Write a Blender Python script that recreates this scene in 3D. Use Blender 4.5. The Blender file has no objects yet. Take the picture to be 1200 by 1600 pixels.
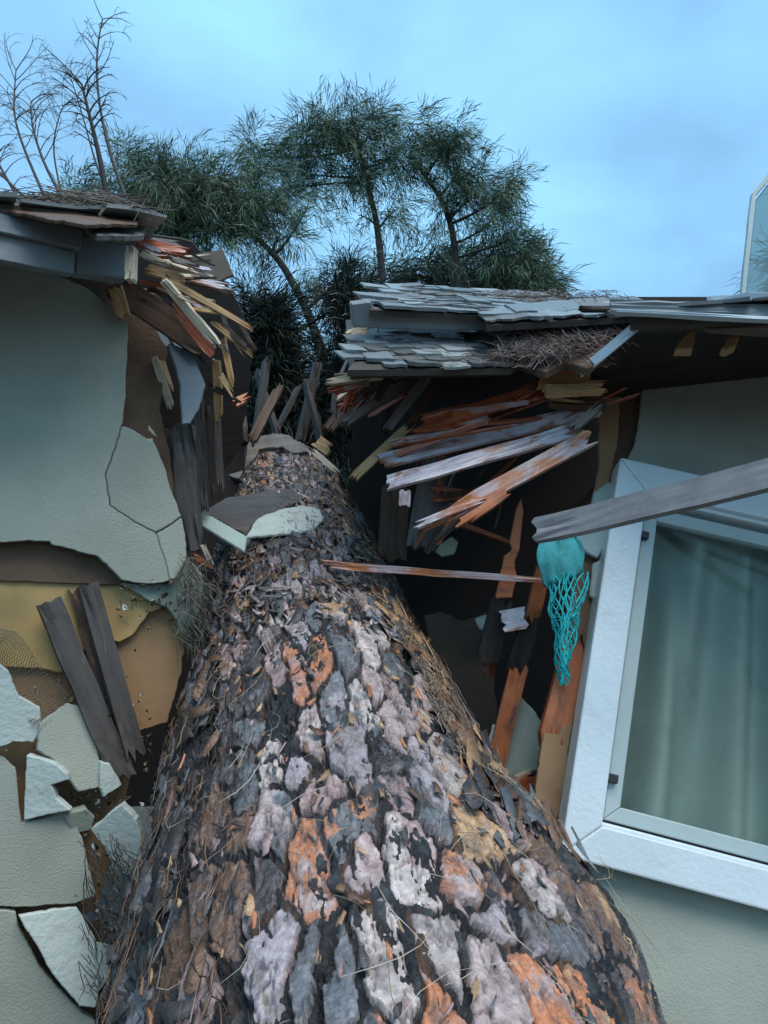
import bpy, bmesh, math, random
import numpy as np
from mathutils import Vector, Matrix
random.seed(7)
RNG = np.random.default_rng(11)
SC = bpy.context.scene
COL = SC.collection

# ------------------------------------------------------------------ camera
PITCH = math.radians(10.0)
CAM = Vector((0.0, 0.0, 1.5))
cd = bpy.data.cameras.new("camera")
cam = bpy.data.objects.new("camera", cd)
COL.objects.link(cam)
cd.sensor_fit = 'VERTICAL'
cd.sensor_height = 34.6
cd.lens = 25.95
cd.clip_end = 2000
cd.clip_start = 0.02
cam.location = CAM
cam.rotation_euler = (math.radians(90) + PITCH, 0, 0)
SC.camera = cam

# ------------------------------------------------------------------ world
world = bpy.data.worlds.new("World")
SC.world = world
world.use_nodes = True
nt = world.node_tree
nt.nodes.clear()
out = nt.nodes.new('ShaderNodeOutputWorld')
bg = nt.nodes.new('ShaderNodeBackground')
bg.inputs['Strength'].default_value = 0.1
sky = nt.nodes.new('ShaderNodeTexSky')
sky.sky_type = 'NISHITA'
sky.sun_disc = False
SUN_EL, SUN_ROT = math.radians(58), math.radians(152)
sky.sun_elevation = SUN_EL
sky.sun_rotation = SUN_ROT
tc = nt.nodes.new('ShaderNodeTexCoord')
mp = nt.nodes.new('ShaderNodeMapping')
mp.inputs['Scale'].default_value = (1.0, 1.0, 2.2)
mp.inputs['Location'].default_value = (0.35, 0.2, 0.1)
nz = nt.nodes.new('ShaderNodeTexNoise')
nz.inputs['Scale'].default_value = 1.7
nz.inputs['Detail'].default_value = 5
nz.inputs['Roughness'].default_value = 0.5
nz.inputs['Distortion'].default_value = 0.35
rp = nt.nodes.new('ShaderNodeValToRGB')
rp.color_ramp.elements[0].position = 0.36
rp.color_ramp.elements[0].color = (1.65, 3.45, 5.5, 1)
rp.color_ramp.elements[1].position = 0.62
rp.color_ramp.elements[1].color = (2.7, 5.85, 8.5, 1)
mx = nt.nodes.new('ShaderNodeMix')
mx.data_type = 'RGBA'
mx.inputs[0].default_value = 0.85
L = nt.links.new
L(tc.outputs['Generated'], mp.inputs['Vector'])
L(mp.outputs['Vector'], nz.inputs['Vector'])
L(nz.outputs['Fac'], rp.inputs['Fac'])
L(sky.outputs['Color'], mx.inputs[6])
L(rp.outputs['Color'], mx.inputs[7])
L(mx.outputs[2], bg.inputs['Color'])
L(bg.outputs['Background'], out.inputs['Surface'])

# ------------------------------------------------------------------ sun (overcast: weak, very soft)
sd = bpy.data.lights.new("sun", 'SUN')
sun = bpy.data.objects.new("sun", sd)
COL.objects.link(sun)
sd.energy = 1.9
sd.angle = math.radians(45)
sd.color = (1.0, 0.93, 0.86)
_s = Vector((math.sin(SUN_ROT) * math.cos(SUN_EL), math.cos(SUN_ROT) * math.cos(SUN_EL), math.sin(SUN_EL)))
sun.rotation_euler = (-_s).to_track_quat('-Z', 'Y').to_euler()
sun.location = _s * 30

SC.view_settings.view_transform = 'Standard'
SC.view_settings.look = 'None'
SC.view_settings.exposure = 0.85
SC.view_settings.gamma = 1.0
SC.view_settings.use_curve_mapping = False

# ------------------------------------------------------------------ geometry helpers
CP, SP = math.cos(PITCH), math.sin(PITCH)
def cf(x, y, z):
    """optical frame (x right, y forward, z up) -> world"""
    return Vector((CAM.x + x, CAM.y + y * CP - z * SP, CAM.z + y * SP + z * CP))
def P(u, v, d):
    return cf((u - 600) / 1200 * d, d, (800 - v) / 1200 * d)
def cfdir(x, y, z):
    return Vector((x, y * CP - z * SP, y * SP + z * CP))

class Plane:
    def __init__(s, p, n):
        s.p = Vector(p); s.n = Vector(n).normalized()
        if s.n.dot(CAM - s.p) < 0: s.n = -s.n        # faces the street side
    def hit(s, u, v, off=0.0):
        r = P(u, v, 1.0) - CAM
        t = s.n.dot(s.p + s.n * off - CAM) / s.n.dot(r)
        return CAM + r * t
def plane3(a, b, c):
    return Plane(a, (b - a).cross(c - a))

def tag(o, label=None, cat=None, group=None, kind=None):
    if label: o['label'] = label
    if cat: o['category'] = cat
    if group: o['group'] = group
    if kind: o['kind'] = kind
    return o
def empty(name, loc, label, cat, group=None):
    o = bpy.data.objects.new(name, None)
    COL.objects.link(o)
    o.location = loc
    o.empty_display_size = .1
    return tag(o, label, cat, group)
def link(name, me, mat=None, parent=None, M=None, smooth=False):
    if mat is not None and not me.materials: me.materials.append(mat)
    o = bpy.data.objects.new(name, me)
    COL.objects.link(o)
    if M is not None: o.matrix_world = M
    if parent is not None:
        pm = parent.get('_m')
        o.parent = parent
        o.matrix_parent_inverse = wm(parent).inverted()
    if smooth:
        me.polygons.foreach_set('use_smooth', np.ones(len(me.polygons), bool))
    return o
def wm(o):
    """world matrix without waiting for the depsgraph"""
    if o.parent is None: return o.matrix_basis.copy()
    return wm(o.parent) @ o.matrix_parent_inverse @ o.matrix_basis
def mesh(name, V, F):
    me = bpy.data.meshes.new(name)
    me.from_pydata([tuple(v) for v in V], [], F)
    me.update()
    return me
def mesh_np(name, V, F, nper):
    """fast mesh of equal-size polygons"""
    V = np.asarray(V, np.float32); F = np.asarray(F, np.int32)
    me = bpy.data.meshes.new(name)
    me.vertices.add(len(V)); me.vertices.foreach_set('co', V.ravel())
    me.loops.add(F.size); me.loops.foreach_set('vertex_index', F.ravel())
    me.polygons.add(len(F))
    me.polygons.foreach_set('loop_start', np.arange(0, F.size, nper, dtype=np.int32))
    me.polygons.foreach_set('loop_total', np.full(len(F), nper, np.int32))
    me.update(calc_edges=True)
    me.validate()
    return me
def set_col(me, C, name='tint'):
    a = me.color_attributes.new(name, 'FLOAT_COLOR', 'POINT')
    C4 = np.ones((len(C), 4), np.float32); C4[:, :3] = C
    a.data.foreach_set('color', C4.ravel())

# value noise in numpy
def _h(ix, iy, seed):
    n = (ix.astype(np.int64) * 374761393 + iy.astype(np.int64) * 668265263 + seed * 974634123) & 0x7fffffff
    n = ((n ^ (n >> 13)) * 1274126177) & 0x7fffffff
    return ((n ^ (n >> 16)) & 0xffff) / 65535.0
def vnoise(x, y, seed=0):
    ix = np.floor(x); iy = np.floor(y); fx = x - ix; fy = y - iy
    fx = fx * fx * (3 - 2 * fx); fy = fy * fy * (3 - 2 * fy)
    a = _h(ix, iy, seed); b = _h(ix + 1, iy, seed); c = _h(ix, iy + 1, seed); d = _h(ix + 1, iy + 1, seed)
    return (a * (1 - fx) + b * fx) * (1 - fy) + (c * (1 - fx) + d * fx) * fy
def fbm(x, y, seed=0, oct=4, gain=.5):
    t = 0; amp = 1; tot = 0
    for o in range(oct):
        t = t + amp * vnoise(x * 2 ** o, y * 2 ** o, seed + o * 17); tot += amp; amp *= gain
    return t / tot
def smooth(a, b, x):
    t = np.clip((x - a) / (b - a), 0, 1)
    return t * t * (3 - 2 * t)

# ------------------------------------------------------------------ materials
def base_mat(name, rough=.6):
    m = bpy.data.materials.new(name); m.use_nodes = True
    b = m.node_tree.nodes['Principled BSDF']
    b.inputs['Roughness'].default_value = rough
    return m, m.node_tree, b
def ramp(nt, stops):
    r = nt.nodes.new('ShaderNodeValToRGB')
    e = r.color_ramp.elements
    while len(e) < len(stops): e.new(.5)
    for k, (p, c) in enumerate(stops):
        e[k].position = p; e[k].color = (*c, 1)
    return r
def noise(nt, vec, scale, detail=5, rough=.55, dist=0):
    n = nt.nodes.new('ShaderNodeTexNoise')
    n.inputs['Scale'].default_value = scale; n.inputs['Detail'].default_value = detail
    n.inputs['Roughness'].default_value = rough; n.inputs['Distortion'].default_value = dist
    nt.links.new(vec, n.inputs['Vector'])
    return n.outputs['Fac']
def coords(nt, kind='Object', scale=(1, 1, 1), per_object=True):
    t = nt.nodes.new('ShaderNodeTexCoord'); m = nt.nodes.new('ShaderNodeMapping')
    m.inputs['Scale'].default_value = scale
    nt.links.new(t.outputs[kind], m.inputs['Vector'])
    if per_object:
        oi = nt.nodes.new('ShaderNodeObjectInfo'); mu = nt.nodes.new('ShaderNodeMath'); mu.operation = 'MULTIPLY'
        mu.inputs[1].default_value = 37.0
        nt.links.new(oi.outputs['Random'], mu.inputs[0])
        nt.links.new(mu.outputs[0], m.inputs['Location'])
    return m.outputs['Vector']
def mixc(nt, fac, a, b):
    m = nt.nodes.new('ShaderNodeMix'); m.data_type = 'RGBA'
    for s, v in ((0, fac), (6, a), (7, b)):
        if isinstance(v, (float, int)): m.inputs[s].default_value = v
        elif isinstance(v, tuple): m.inputs[s].default_value = (*v, 1)
        else: nt.links.new(v, m.inputs[s])
    return m.outputs[2]
def bump(nt, b, h, strength=.4, dist=.01):
    n = nt.nodes.new('ShaderNodeBump'); n.inputs['Strength'].default_value = strength; n.inputs['Distance'].default_value = dist
    nt.links.new(h, n.inputs['Height']); nt.links.new(n.outputs['Normal'], b.inputs['Normal'])

def stucco(name, c, var=.12, fine=170, st=.35, rough=.75, stain=(.2, .22, .2), stainamt=.25):
    m, nt, b = base_mat(name, rough)
    v = coords(nt, 'Object')
    n1 = noise(nt, v, 2.3, 6)
    n2 = noise(nt, v, fine, 3, .6)
    r = ramp(nt, [(.3, tuple(x * (1 - var) for x in c)), (.7, tuple(x * (1 + var) for x in c))])
    nt.links.new(n1, r.inputs['Fac'])
    n3 = noise(nt, v, 7, 8, .7, .6)
    rr = ramp(nt, [(.55, (0, 0, 0)), (.8, (stainamt,) * 3)])
    nt.links.new(n3, rr.inputs['Fac'])
    col = mixc(nt, rr.outputs['Color'], r.outputs['Color'], stain)
    nt.links.new(col, b.inputs['Base Color'])
    bump(nt, b, n2, st, .004)
    return m
def wood(name, c1, c2, c3=None, patch=.5, rough=.55, grain=1.0, bst=.5):
    """grain along local X; c3 shows in patches (peeled paint, fresh breaks)"""
    m, nt, b = base_mat(name, rough)
    v = coords(nt, 'Object', (2.5 * grain, 45 * grain, 45 * grain))
    n1 = noise(nt, v, 1.0, 6, .6, .4)
    r = ramp(nt, [(.3, c1), (.68, c2)])
    nt.links.new(n1, r.inputs['Fac'])
    col = r.outputs['Color']
    if c3:
        v2 = coords(nt, 'Object', (5, 16, 16))
        n2 = noise(nt, v2, 1.2, 7, .65, .8)
        rr = ramp(nt, [(patch - .05, (0, 0, 0)), (patch + .05, (1, 1, 1))])
        nt.links.new(n2, rr.inputs['Fac'])
        col = mixc(nt, rr.outputs['Color'], col, c3)
    v3 = coords(nt, 'Object', (9, 9, 9))
    n3 = noise(nt, v3, 1.0, 8, .7)
    r3 = ramp(nt, [(.45, (1, 1, 1)), (.75, (.45, .4, .38))])
    nt.links.new(n3, r3.inputs['Fac'])
    mm = nt.nodes.new('ShaderNodeMix'); mm.data_type = 'RGBA'; mm.blend_type = 'MULTIPLY'; mm.inputs[0].default_value = .8
    nt.links.new(col, mm.inputs[6]); nt.links.new(r3.outputs['Color'], mm.inputs[7])
    nt.links.new(mm.outputs[2], b.inputs['Base Color'])
    bump(nt, b, n1, bst, .004)
    return m
def tinted(name, rough=.5, nscale=60, st=.6, dist=.006, spec=.5, attr='tint', rvar=.2):
    m, nt, b = base_mat(name, rough)
    a = nt.nodes.new('ShaderNodeAttribute'); a.attribute_name = attr
    v = coords(nt, 'Object', per_object=False)
    n1 = noise(nt, v, nscale, 6, .65, .5)
    r = ramp(nt, [(.25, (.55, .55, .57)), (.7, (1.25, 1.22, 1.2))])
    nt.links.new(n1, r.inputs['Fac'])
    mm = nt.nodes.new('ShaderNodeMix'); mm.data_type = 'RGBA'; mm.blend_type = 'MULTIPLY'; mm.inputs[0].default_value = 1
    nt.links.new(a.outputs['Color'], mm.inputs[6]); nt.links.new(r.outputs['Color'], mm.inputs[7])
    nt.links.new(mm.outputs[2], b.inputs['Base Color'])
    n2 = noise(nt, v, nscale * .4, 4, .6)
    mr = nt.nodes.new('ShaderNodeMapRange')
    mr.inputs['To Min'].default_value = rough - rvar; mr.inputs['To Max'].default_value = rough + rvar
    nt.links.new(n2, mr.inputs['Value']); nt.links.new(mr.outputs[0], b.inputs['Roughness'])
    b.inputs['Specular IOR Level'].default_value = spec
    bump(nt, b, n1, st, dist)
    return m
def plain(name, c, rough=.6, var=.25, scale=12, st=.25):
    m, nt, b = base_mat(name, rough)
    v = coords(nt, 'Object')
    n1 = noise(nt, v, scale, 6, .6)
    r = ramp(nt, [(.3, tuple(x * (1 - var) for x in c)), (.7, tuple(x * (1 + var) for x in c))])
    nt.links.new(n1, r.inputs['Fac']); nt.links.new(r.outputs['Color'], b.inputs['Base Color'])
    n2 = noise(nt, v, scale * 9, 4)
    bump(nt, b, n2, st, .004)
    return m

M = {}
M['stucco'] = stucco('grey green stucco', (.30, .325, .272), .16, 150, .75, stainamt=.42)
M['stucco_pale'] = stucco('pale stucco', (.36, .44, .40), .14, 90, .6)
M['stucco_broken'] = stucco('broken stucco', (.40, .46, .43), .2, 55, 1.0, .8, (.22, .24, .22), .6)
M['plaster'] = stucco('greenish plaster', (.25, .29, .24), .2, 60, .6, .8, (.16, .15, .1), .5)
M['yellow_board'] = stucco('mustard sheathing', (.46, .30, .11), .35, 70, .3, .6, (.12, .08, .04), .6)
M['brown_board'] = stucco('brown sheathing', (.30, .175, .085), .35, 70, .3, .7, (.07, .045, .03), .7)
M['torn_brown'] = stucco('torn brown paper', (.12, .075, .045), .5, 40, 1.0, .8, (.035, .025, .018), .9)
M['gypsum_dark'] = stucco('dirty wallboard', (.10, .07, .05), .3, 40, .6, .85, (.03, .025, .02), .7)
M['painted'] = wood('weathered white paint', (.56, .50, .53), (.44, .41, .47), (.33, .12, .055), .56, .22)
M['painted_o'] = wood('paint worn to orange wood', (.46, .38, .38), (.36, .28, .3), (.40, .13, .04), .49, .25)
M['red'] = wood('red brown wood', (.44, .12, .05), (.26, .065, .035), (.4, .33, .33), .62, .25)
M['orange'] = wood('orange wood', (.46, .14, .04), (.3, .085, .028), (.1, .05, .035), .62, .5)
M['tan'] = wood('fresh tan wood', (.52, .34, .16), (.36, .22, .1), (.2, .11, .06), .64, .6)
M['pale'] = wood('pale splinter', (.6, .52, .4), (.46, .38, .28), (.3, .22, .14), .66, .6)
M['greywood'] = wood('weathered grey wood', (.19, .18, .165), (.1, .09, .085), (.14, .1, .07), .6, .6)
M['brown'] = wood('old brown wood', (.13, .075, .045), (.07, .042, .03), (.2, .13, .08), .64, .6)
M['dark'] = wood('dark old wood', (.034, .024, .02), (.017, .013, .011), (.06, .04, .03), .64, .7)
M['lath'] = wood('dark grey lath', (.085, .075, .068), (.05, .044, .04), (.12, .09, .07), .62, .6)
M['fascia'] = stucco('grey painted fascia', (.15, .175, .185), .14, 60, .3, .5, (.07, .07, .07), .4)
M['board_grey'] = wood('grey painted board', (.19, .19, .195), (.155, .155, .165), (.12, .115, .115), .66, .5, 1, .3)
M['shingle'] = tinted('grey shingle', .38, 45, .9, .004, rvar=.2)
M['deck'] = plain('roof deck', (.05, .04, .032), .8)
M['interior'] = plain('shade toned interior', (.022, .016, .014), .8)  # darkness of the unlit rooms put into the wall and floor colour
M['white_frame'] = stucco('white vinyl frame', (.60, .67, .69), .08, 60, .5, .28, (.34, .37, .35), .5)
M['sash'] = stucco('grey white sash', (.40, .47, .46), .08, 120, .15, .4, (.3, .33, .32), .3)
M['black'] = plain('black plastic', (.012, .012, .013), .5)
M['bark_core'] = tinted('dark bark', .40, 75, .9, .012, .5, rvar=.25)
M['bark'] = tinted('bark plates', .30, 85, .9, .006, .6, rvar=.22)
M['straw'] = tinted('pine straw', .5, 40, .2, .002, rvar=.1)
M['leaf'] = tinted('tree foliage', .6, 20, .1, .002, .3, rvar=.1)
M['limb'] = plain('tree bark', (.03, .026, .022), .8, .3, 20)
M['twig'] = plain('bare twig', (.07, .06, .06), .7, .3, 20)
M['ground'] = plain('wet earth', (.06, .05, .035), .8, .4, 3)
M['turq'] = plain('turquoise cord', (.03, .52, .52), .5, .12, 30)
M['turq_cloth'] = plain('turquoise mesh cloth', (.09, .50, .52), .75, .2, 60, 1.0)
M['metal'] = plain('pale flashing', (.42, .5, .54), .35, .12, 12)
M['wire'] = plain('rusty wire', (.16, .14, .1), .5, .3, 30)
M['curtain'] = stucco('grey green curtain', (.42, .485, .45), .15, 300, .3, .8, (.07, .1, .095), .4)
M['blue_sheet'] = plain('blue grey sheet', (.10, .14, .17), .4, .2, 8)

def glass_mat(name, tint, gloss=(.9, .95, 1.0), ior=1.5, extra=0.0, body=(.3, .4, .4)):
    m = bpy.data.materials.new(name); m.use_nodes = True
    nt = m.node_tree; nt.nodes.clear()
    o = nt.nodes.new('ShaderNodeOutputMaterial'); tr = nt.nodes.new('ShaderNodeBsdfTransparent'); gl = nt.nodes.new('ShaderNodeBsdfGlossy')
    tr.inputs['Color'].default_value = (*tint, 1); gl.inputs['Color'].default_value = (*gloss, 1); gl.inputs['Roughness'].default_value = .02
    fr = nt.nodes.new('ShaderNodeFresnel'); fr.inputs['IOR'].default_value = ior
    mx = nt.nodes.new('ShaderNodeMixShader')
    nt.links.new(fr.outputs[0], mx.inputs[0]); nt.links.new(tr.outputs[0], mx.inputs[1]); nt.links.new(gl.outputs[0], mx.inputs[2])
    last = mx.outputs[0]
    if extra:
        df = nt.nodes.new('ShaderNodeBsdfDiffuse'); df.inputs['Color'].default_value = (*body, 1)
        m2 = nt.nodes.new('ShaderNodeMixShader'); m2.inputs[0].default_value = extra
        nt.links.new(last, m2.inputs[1]); nt.links.new(df.outputs[0], m2.inputs[2]); last = m2.outputs[0]
    nt.links.new(last, o.inputs['Surface'])
    return m
M['glass'] = glass_mat('window glass', (.86, .88, .85), ior=1.25)
M['glass_green'] = glass_mat('greenish glazing', (.7, .82, .8), ior=1.6, extra=.3, body=(.3, .42, .42))

# ------------------------------------------------------------------ builders
def frac_line(a, b, amp, step, rnd):
    """points from a (kept) towards b (left out), broken like torn stucco"""
    a = np.array(a, float); b = np.array(b, float)
    Ln = np.hypot(*(b - a)); n = max(1, int(Ln / step))
    if n < 2 or amp <= 0: return [tuple(a)]
    t = (b - a) / Ln; nn = np.array([-t[1], t[0]])
    ph = rnd.random() * 100
    res = [tuple(a)]
    for k in range(1, n):
        s = k / n
        w = min(1, 4 * s, 4 * (1 - s)) * .7 + .3
        off = (fbm(np.array([ph + s * Ln / 22]), np.array([ph * .3]), 3, 4, .65)[0] - .5) * 2 * amp * w
        res.append(tuple(a + (b - a) * (s + (rnd.random() - .5) * .5 / n) + nn * off))
    return res
def ragged(pts, amp, step=7, free=None):
    step = min(step, 4)
    res = []
    n = len(pts)
    for i in range(n):
        a, b = pts[i], pts[(i + 1) % n]
        outf = lambda p: p[0] < -3 or p[0] > 1203 or p[1] > 1603
        am = 0 if (outf(a) and outf(b)) else amp
        if free and i in free: am = 0
        flip = tuple(a) > tuple(b)          # an edge shared by two pieces breaks the same way in both
        lo, hi = (b, a) if flip else (a, b)
        q = frac_line(lo, hi, am, step, random.Random(int(abs(lo[0]) * 7 + lo[1] * 131 + hi[0] * 17 + hi[1] * 41)))
        res += [tuple(a)] + q[:0:-1] if flip else q
    return res
def slab(name, pts, pl, thick, mat, parent=None, off=0.0, amp=2.5, step=7, free=None, bev=.004, shrink=1.0, label=None, cat=None, group=None, tilt=None, warp=0.0):
    """a plate lying on a plane, its outline given by sight lines, with real thickness behind it"""
    pts = ragged(pts, amp, step, free)
    W = [pl.hit(u, v, off) for u, v in pts]
    c = sum(W, Vector()) / len(W)
    W = [c + (w - c) * shrink for w in W]
    n = pl.n
    x = Vector((1, 0, 0)); x = (x - n * x.dot(n)).normalized(); y = n.cross(x)
    Mx = Matrix((x, y, n)).transposed().to_4x4(); Mx.translation = c
    Mi = Mx.inverted()
    V = [Mi @ w for w in W]
    N = len(V)
    V = [Vector((v.x, v.y, 0)) for v in V] + [Vector((v.x * .995, v.y * .995, -thick)) for v in V]
    F = [list(range(N)), list(range(2 * N - 1, N - 1, -1))] + [[i, i + N, (i + 1) % N + N, (i + 1) % N] for i in range(N)]
    me = mesh(name, V, F)
    bm = bmesh.new(); bm.from_mesh(me); bmesh.ops.recalc_face_normals(bm, faces=bm.faces); bm.to_mesh(me); bm.free()
    if tilt: Mx = Mx @ Matrix.Rotation(math.radians(tilt[0]), 4, 'X') @ Matrix.Rotation(math.radians(tilt[1]), 4, 'Y')
    o = link(name, me, mat, parent, Mx)
    if bev:
        md = o.modifiers.new('edge', 'BEVEL'); md.width = bev; md.segments = 1; md.limit_method = 'ANGLE'; md.angle_limit = math.radians(60)
    return tag(o, label, cat, group)
FRONT = Vector((0, -1, 0))
def plank(name, p0, p1, w, t, mat, parent=None, roll=0.0, jag0=.0, jag1=.0, bow=0.0, normal=None, w1=None, label=None, cat=None, group=None, strips=6, rough=.0015, seed=None):
    rnd = random.Random(seed if seed is not None else hash((round(p0.x * 100), round(p0.z * 100), round(p1.x * 100))) & 0xffff)
    p0 = Vector(p0); p1 = Vector(p1)
    X = (p1 - p0); Ln = X.length; X.normalize()
    nrm = Vector(normal) if normal is not None else FRONT
    Z = (nrm - X * nrm.dot(X)).normalized(); Y = Z.cross(X)
    Mx = Matrix((X, Y, Z)).transposed().to_4x4() @ Matrix.Rotation(math.radians(roll), 4, 'X')
    Mx.translation = p0
    w1 = w if w1 is None else w1
    m = strips; K = max(4, min(14, int(Ln / .06)))
    V = []; idx = {}
    e0 = [(rnd.random() ** 1.5) * jag0 for _ in range(m + 1)]
    e1 = [(rnd.random() ** 1.5) * jag1 for _ in range(m + 1)]
    ph = rnd.random() * 99
    for side in (0, 1):
        for j in range(m + 1):
            a, b = e0[j], Ln - e1[j]
            for k in range(K + 1):
                s = k / K
                x = a + (b - a) * s
                ww = w + (w1 - w) * (x / Ln)
                y = (j / m - .5) * ww + (vnoise(np.array([x * 9 + ph]), np.array([j * .0 + ph]), 5)[0] - .5) * rough * 4
                z = (0 if side else -t) + bow * math.sin(math.pi * x / Ln) + (rnd.random() - .5) * rough * (1 if 0 < j < m else .6)
                if jag0 and s < .15 or jag1 and s > .85: z += (rnd.random() - .5) * t * .35
                idx[side, j, k] = len(V); V.append((x, y, z))
    F = []
    for j in range(m):
        for k in range(K):
            F.append([idx[1, j, k], idx[1, j, k + 1], idx[1, j + 1, k + 1], idx[1, j + 1, k]])
            F.append([idx[0, j, k], idx[0, j + 1, k], idx[0, j + 1, k + 1], idx[0, j, k + 1]])
    for k in range(K):
        F.append([idx[0, 0, k], idx[0, 0, k + 1], idx[1, 0, k + 1], idx[1, 0, k]])
        F.append([idx[0, m, k], idx[1, m, k], idx[1, m, k + 1], idx[0, m, k + 1]])
    for j in range(m):
        F.append([idx[0, j, 0], idx[1, j, 0], idx[1, j + 1, 0], idx[0, j + 1, 0]])
        F.append([idx[0, j, K], idx[0, j + 1, K], idx[1, j + 1, K], idx[1, j, K]])
    me = mesh(name, V, F)
    o = link(name, me, mat, parent, Mx)
    return tag(o, label, cat, group)
def pxplank(name, a, b, wpx, d0, d1, t, mat, **k):
    p0, p1 = P(*a, d0), P(*b, d1)
    w = wpx / 1200 * d0
    w1 = k.pop('w1px', wpx) / 1200 * d1
    return plank(name, p0, p1, w, t, mat, w1=w1, **k)
def tube_np(pts, rad, sides=4):
    pts = np.asarray(pts, float); n = len(pts)
    T = np.gradient(pts, axis=0); T /= np.linalg.norm(T, axis=1)[:, None] + 1e-9
    ref = np.array([.31, .17, .93]); A = np.cross(T, ref); A /= np.linalg.norm(A, axis=1)[:, None] + 1e-9
    B = np.cross(T, A)
    an = np.arange(sides) / sides * 2 * np.pi
    rad = np.asarray(rad, float)
    V = pts[:, None, :] + rad[:, None, None] * (np.cos(an)[None, :, None] * A[:, None, :] + np.sin(an)[None, :, None] * B[:, None, :])
    i = np.arange(n - 1)[:, None] * sides; j = np.arange(sides)[None, :]; jn = (j + 1) % sides
    F = np.stack([i + j, i + jn, i + sides + jn, i + sides + j], -1).reshape(-1, 4)
    return V.reshape(-1, 3), F
def stick(name, a, b, w, d0, d1, t, mat, label, cat='splintered board', grp='splintered boards under the left eave', **k):
    k.setdefault('jag0', .03); k.setdefault('jag1', .05)
    return pxplank(name, a, b, w, d0, d1, t, M[mat], label=label, cat=cat, group=grp, **k)
class Acc:
    def __init__(s): s.V = []; s.F = []; s.C = []; s.n = 0
    def add(s, V, F, c=None):
        s.V.append(np.asarray(V)); s.F.append(np.asarray(F) + s.n); s.n += len(V)
        if c is not None: s.C.append(np.broadcast_to(np.asarray(c, float), (len(V), 3)))
    def build(s, name, mat, parent=None, nper=4, smooth_=False):
        V = np.concatenate(s.V); F = np.concatenate(s.F)
        me = mesh_np(name, V, F, nper)
        if s.C and len(me.vertices) == len(V): set_col(me, np.concatenate(s.C))
        return link(name, me, mat, parent, None, smooth_)

# ------------------------------------------------------------------ ground
V = []; F = []
n = 40
gx = np.concatenate([-np.geomspace(400, 2, n // 2), [0], np.geomspace(2, 400, n // 2)])
for y in gx:
    for x in gx:
        V.append((x, y, -.2 + .05 * math.sin(x * .7) * math.cos(y * .5) if abs(x) < 60 and abs(y) < 60 else -.2))
k = len(gx)
for j in range(k - 1):
    for i in range(k - 1): F.append([j * k + i, j * k + i + 1, (j + 1) * k + i + 1, (j + 1) * k + i])
tag(link('ground', mesh('ground', V, F), M['ground'], smooth=True), 'dark wet earth around the house', None, None, 'structure')
GROUND_Z = -.2

# ================================================================== FALLEN PINE TRUNK
trunk = empty('fallen_pine', cf(.2, 0, -1.5), 'huge wet pine trunk with cracked bark plates lying through the torn house', 'fallen tree')
A0 = np.array([.2, 0, -1.5]); A1 = np.array([-1.49, 10, 1.8])
def axis(d): return A0 + (A1 - A0) * (np.asarray(d)[..., None] / 10)
AX = (A1 - A0) / np.linalg.norm(A1 - A0)
RX = np.cross(AX, [0, 0, 1]); RX /= np.linalg.norm(RX); UX = np.cross(RX, AX)
def rad(d, th):
    """radius at optical depth d, angle th from the top (positive = right)"""
    r = .58 * (1 - np.clip(d, -1.5, 5.5) / 10)
    r = r * (1 - .06 * np.exp(-((d - 1.25) / .75) ** 2))
    r = r * (1 + .22 * np.exp(-((d - 1.5) / .3) ** 2) * np.exp(-((th - 1.25) / .42) ** 2))
    r = r * (1 + .07 * np.exp(-((d - 2.15) / .16) ** 2) * np.exp(-((th + .05) / .55) ** 2))
    r = r * (1 - .05 * np.exp(-((d - 2.75) / .25) ** 2))
    r = r * (1 + .06 * np.exp(-((d - 3.9) / .35) ** 2))
    r = r * (1 + .12 * np.exp(-((d - 4.9) / .3) ** 2))
    r = r * (1 - .05 * np.exp(-((d - 2.05) / .3) ** 2) * np.exp(-((th - 1.15) / .45) ** 2))
    r = r * (1 + .05 * (fbm(d * 1.3 + 9, th * 1.1 + 4, 21, 2) - .5))
    return r
R0 = .5
def surf(d, th, h):
    """optical-frame point on the trunk; d = station along the axis, h = height over the surface"""
    c = axis(d); r = rad(d, th) + h
    return c + r[..., None] * (np.sin(th)[..., None] * RX + np.cos(th)[..., None] * UX)
def toworld(Q):
    Q = np.asarray(Q, float)
    return np.stack([CAM.x + Q[..., 0], CAM.y + Q[..., 1] * CP - Q[..., 2] * SP, CAM.z + Q[..., 1] * SP + Q[..., 2] * CP], -1)

# --- Voronoi plates on the unrolled surface
d_rows = [.55]
while d_rows[-1] < 5.2: d_rows.append(d_rows[-1] + (.0027 if d_rows[-1] > 1.05 else .006) * max(1.25, d_rows[-1]))
d_rows = np.array(d_rows)
ths = np.linspace(-1.95, 1.95, 680)
D, TH = np.meshgrid(d_rows, ths, indexing='ij')
S = D * np.linalg.norm(A1 - A0) / 10; AR = TH * R0
seeds = []
def cell_size(d, th):
    """plate width, length, chance of a plate"""
    if d < 1.78: w, l, p = .088, .17, .97
    elif d < 2.3: w, l, p = .068, .25, .96
    elif d < 2.45: w, l, p = .06, .12, .7
    else: w, l, p = .056, .15, .95
    if th < -.5: w, l, p = w * .75, l * 1.0, p * (.75 if th > -.75 else .45)
    if th > .62 and d > 1.75: w, l, p = w * .5, l * 1.3, p * .6
    return w, l, p
dd = .4
while dd < 5.3:
    w, l, _ = cell_size(dd, 0)
    ld = l / (np.linalg.norm(A1 - A0) / 10)
    th = -2.1
    row = random.random()
    while th < 2.1:
        w, l, p = cell_size(dd, th)
        seeds.append((dd + (random.random() - .5) * ld * .95, th + (random.random() - .5) * w * .6 / R0, w * random.uniform(.75, 1.3), l * random.uniform(.8, 1.35), random.random() < p))
        th += w / R0
    dd += ld * .92
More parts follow.
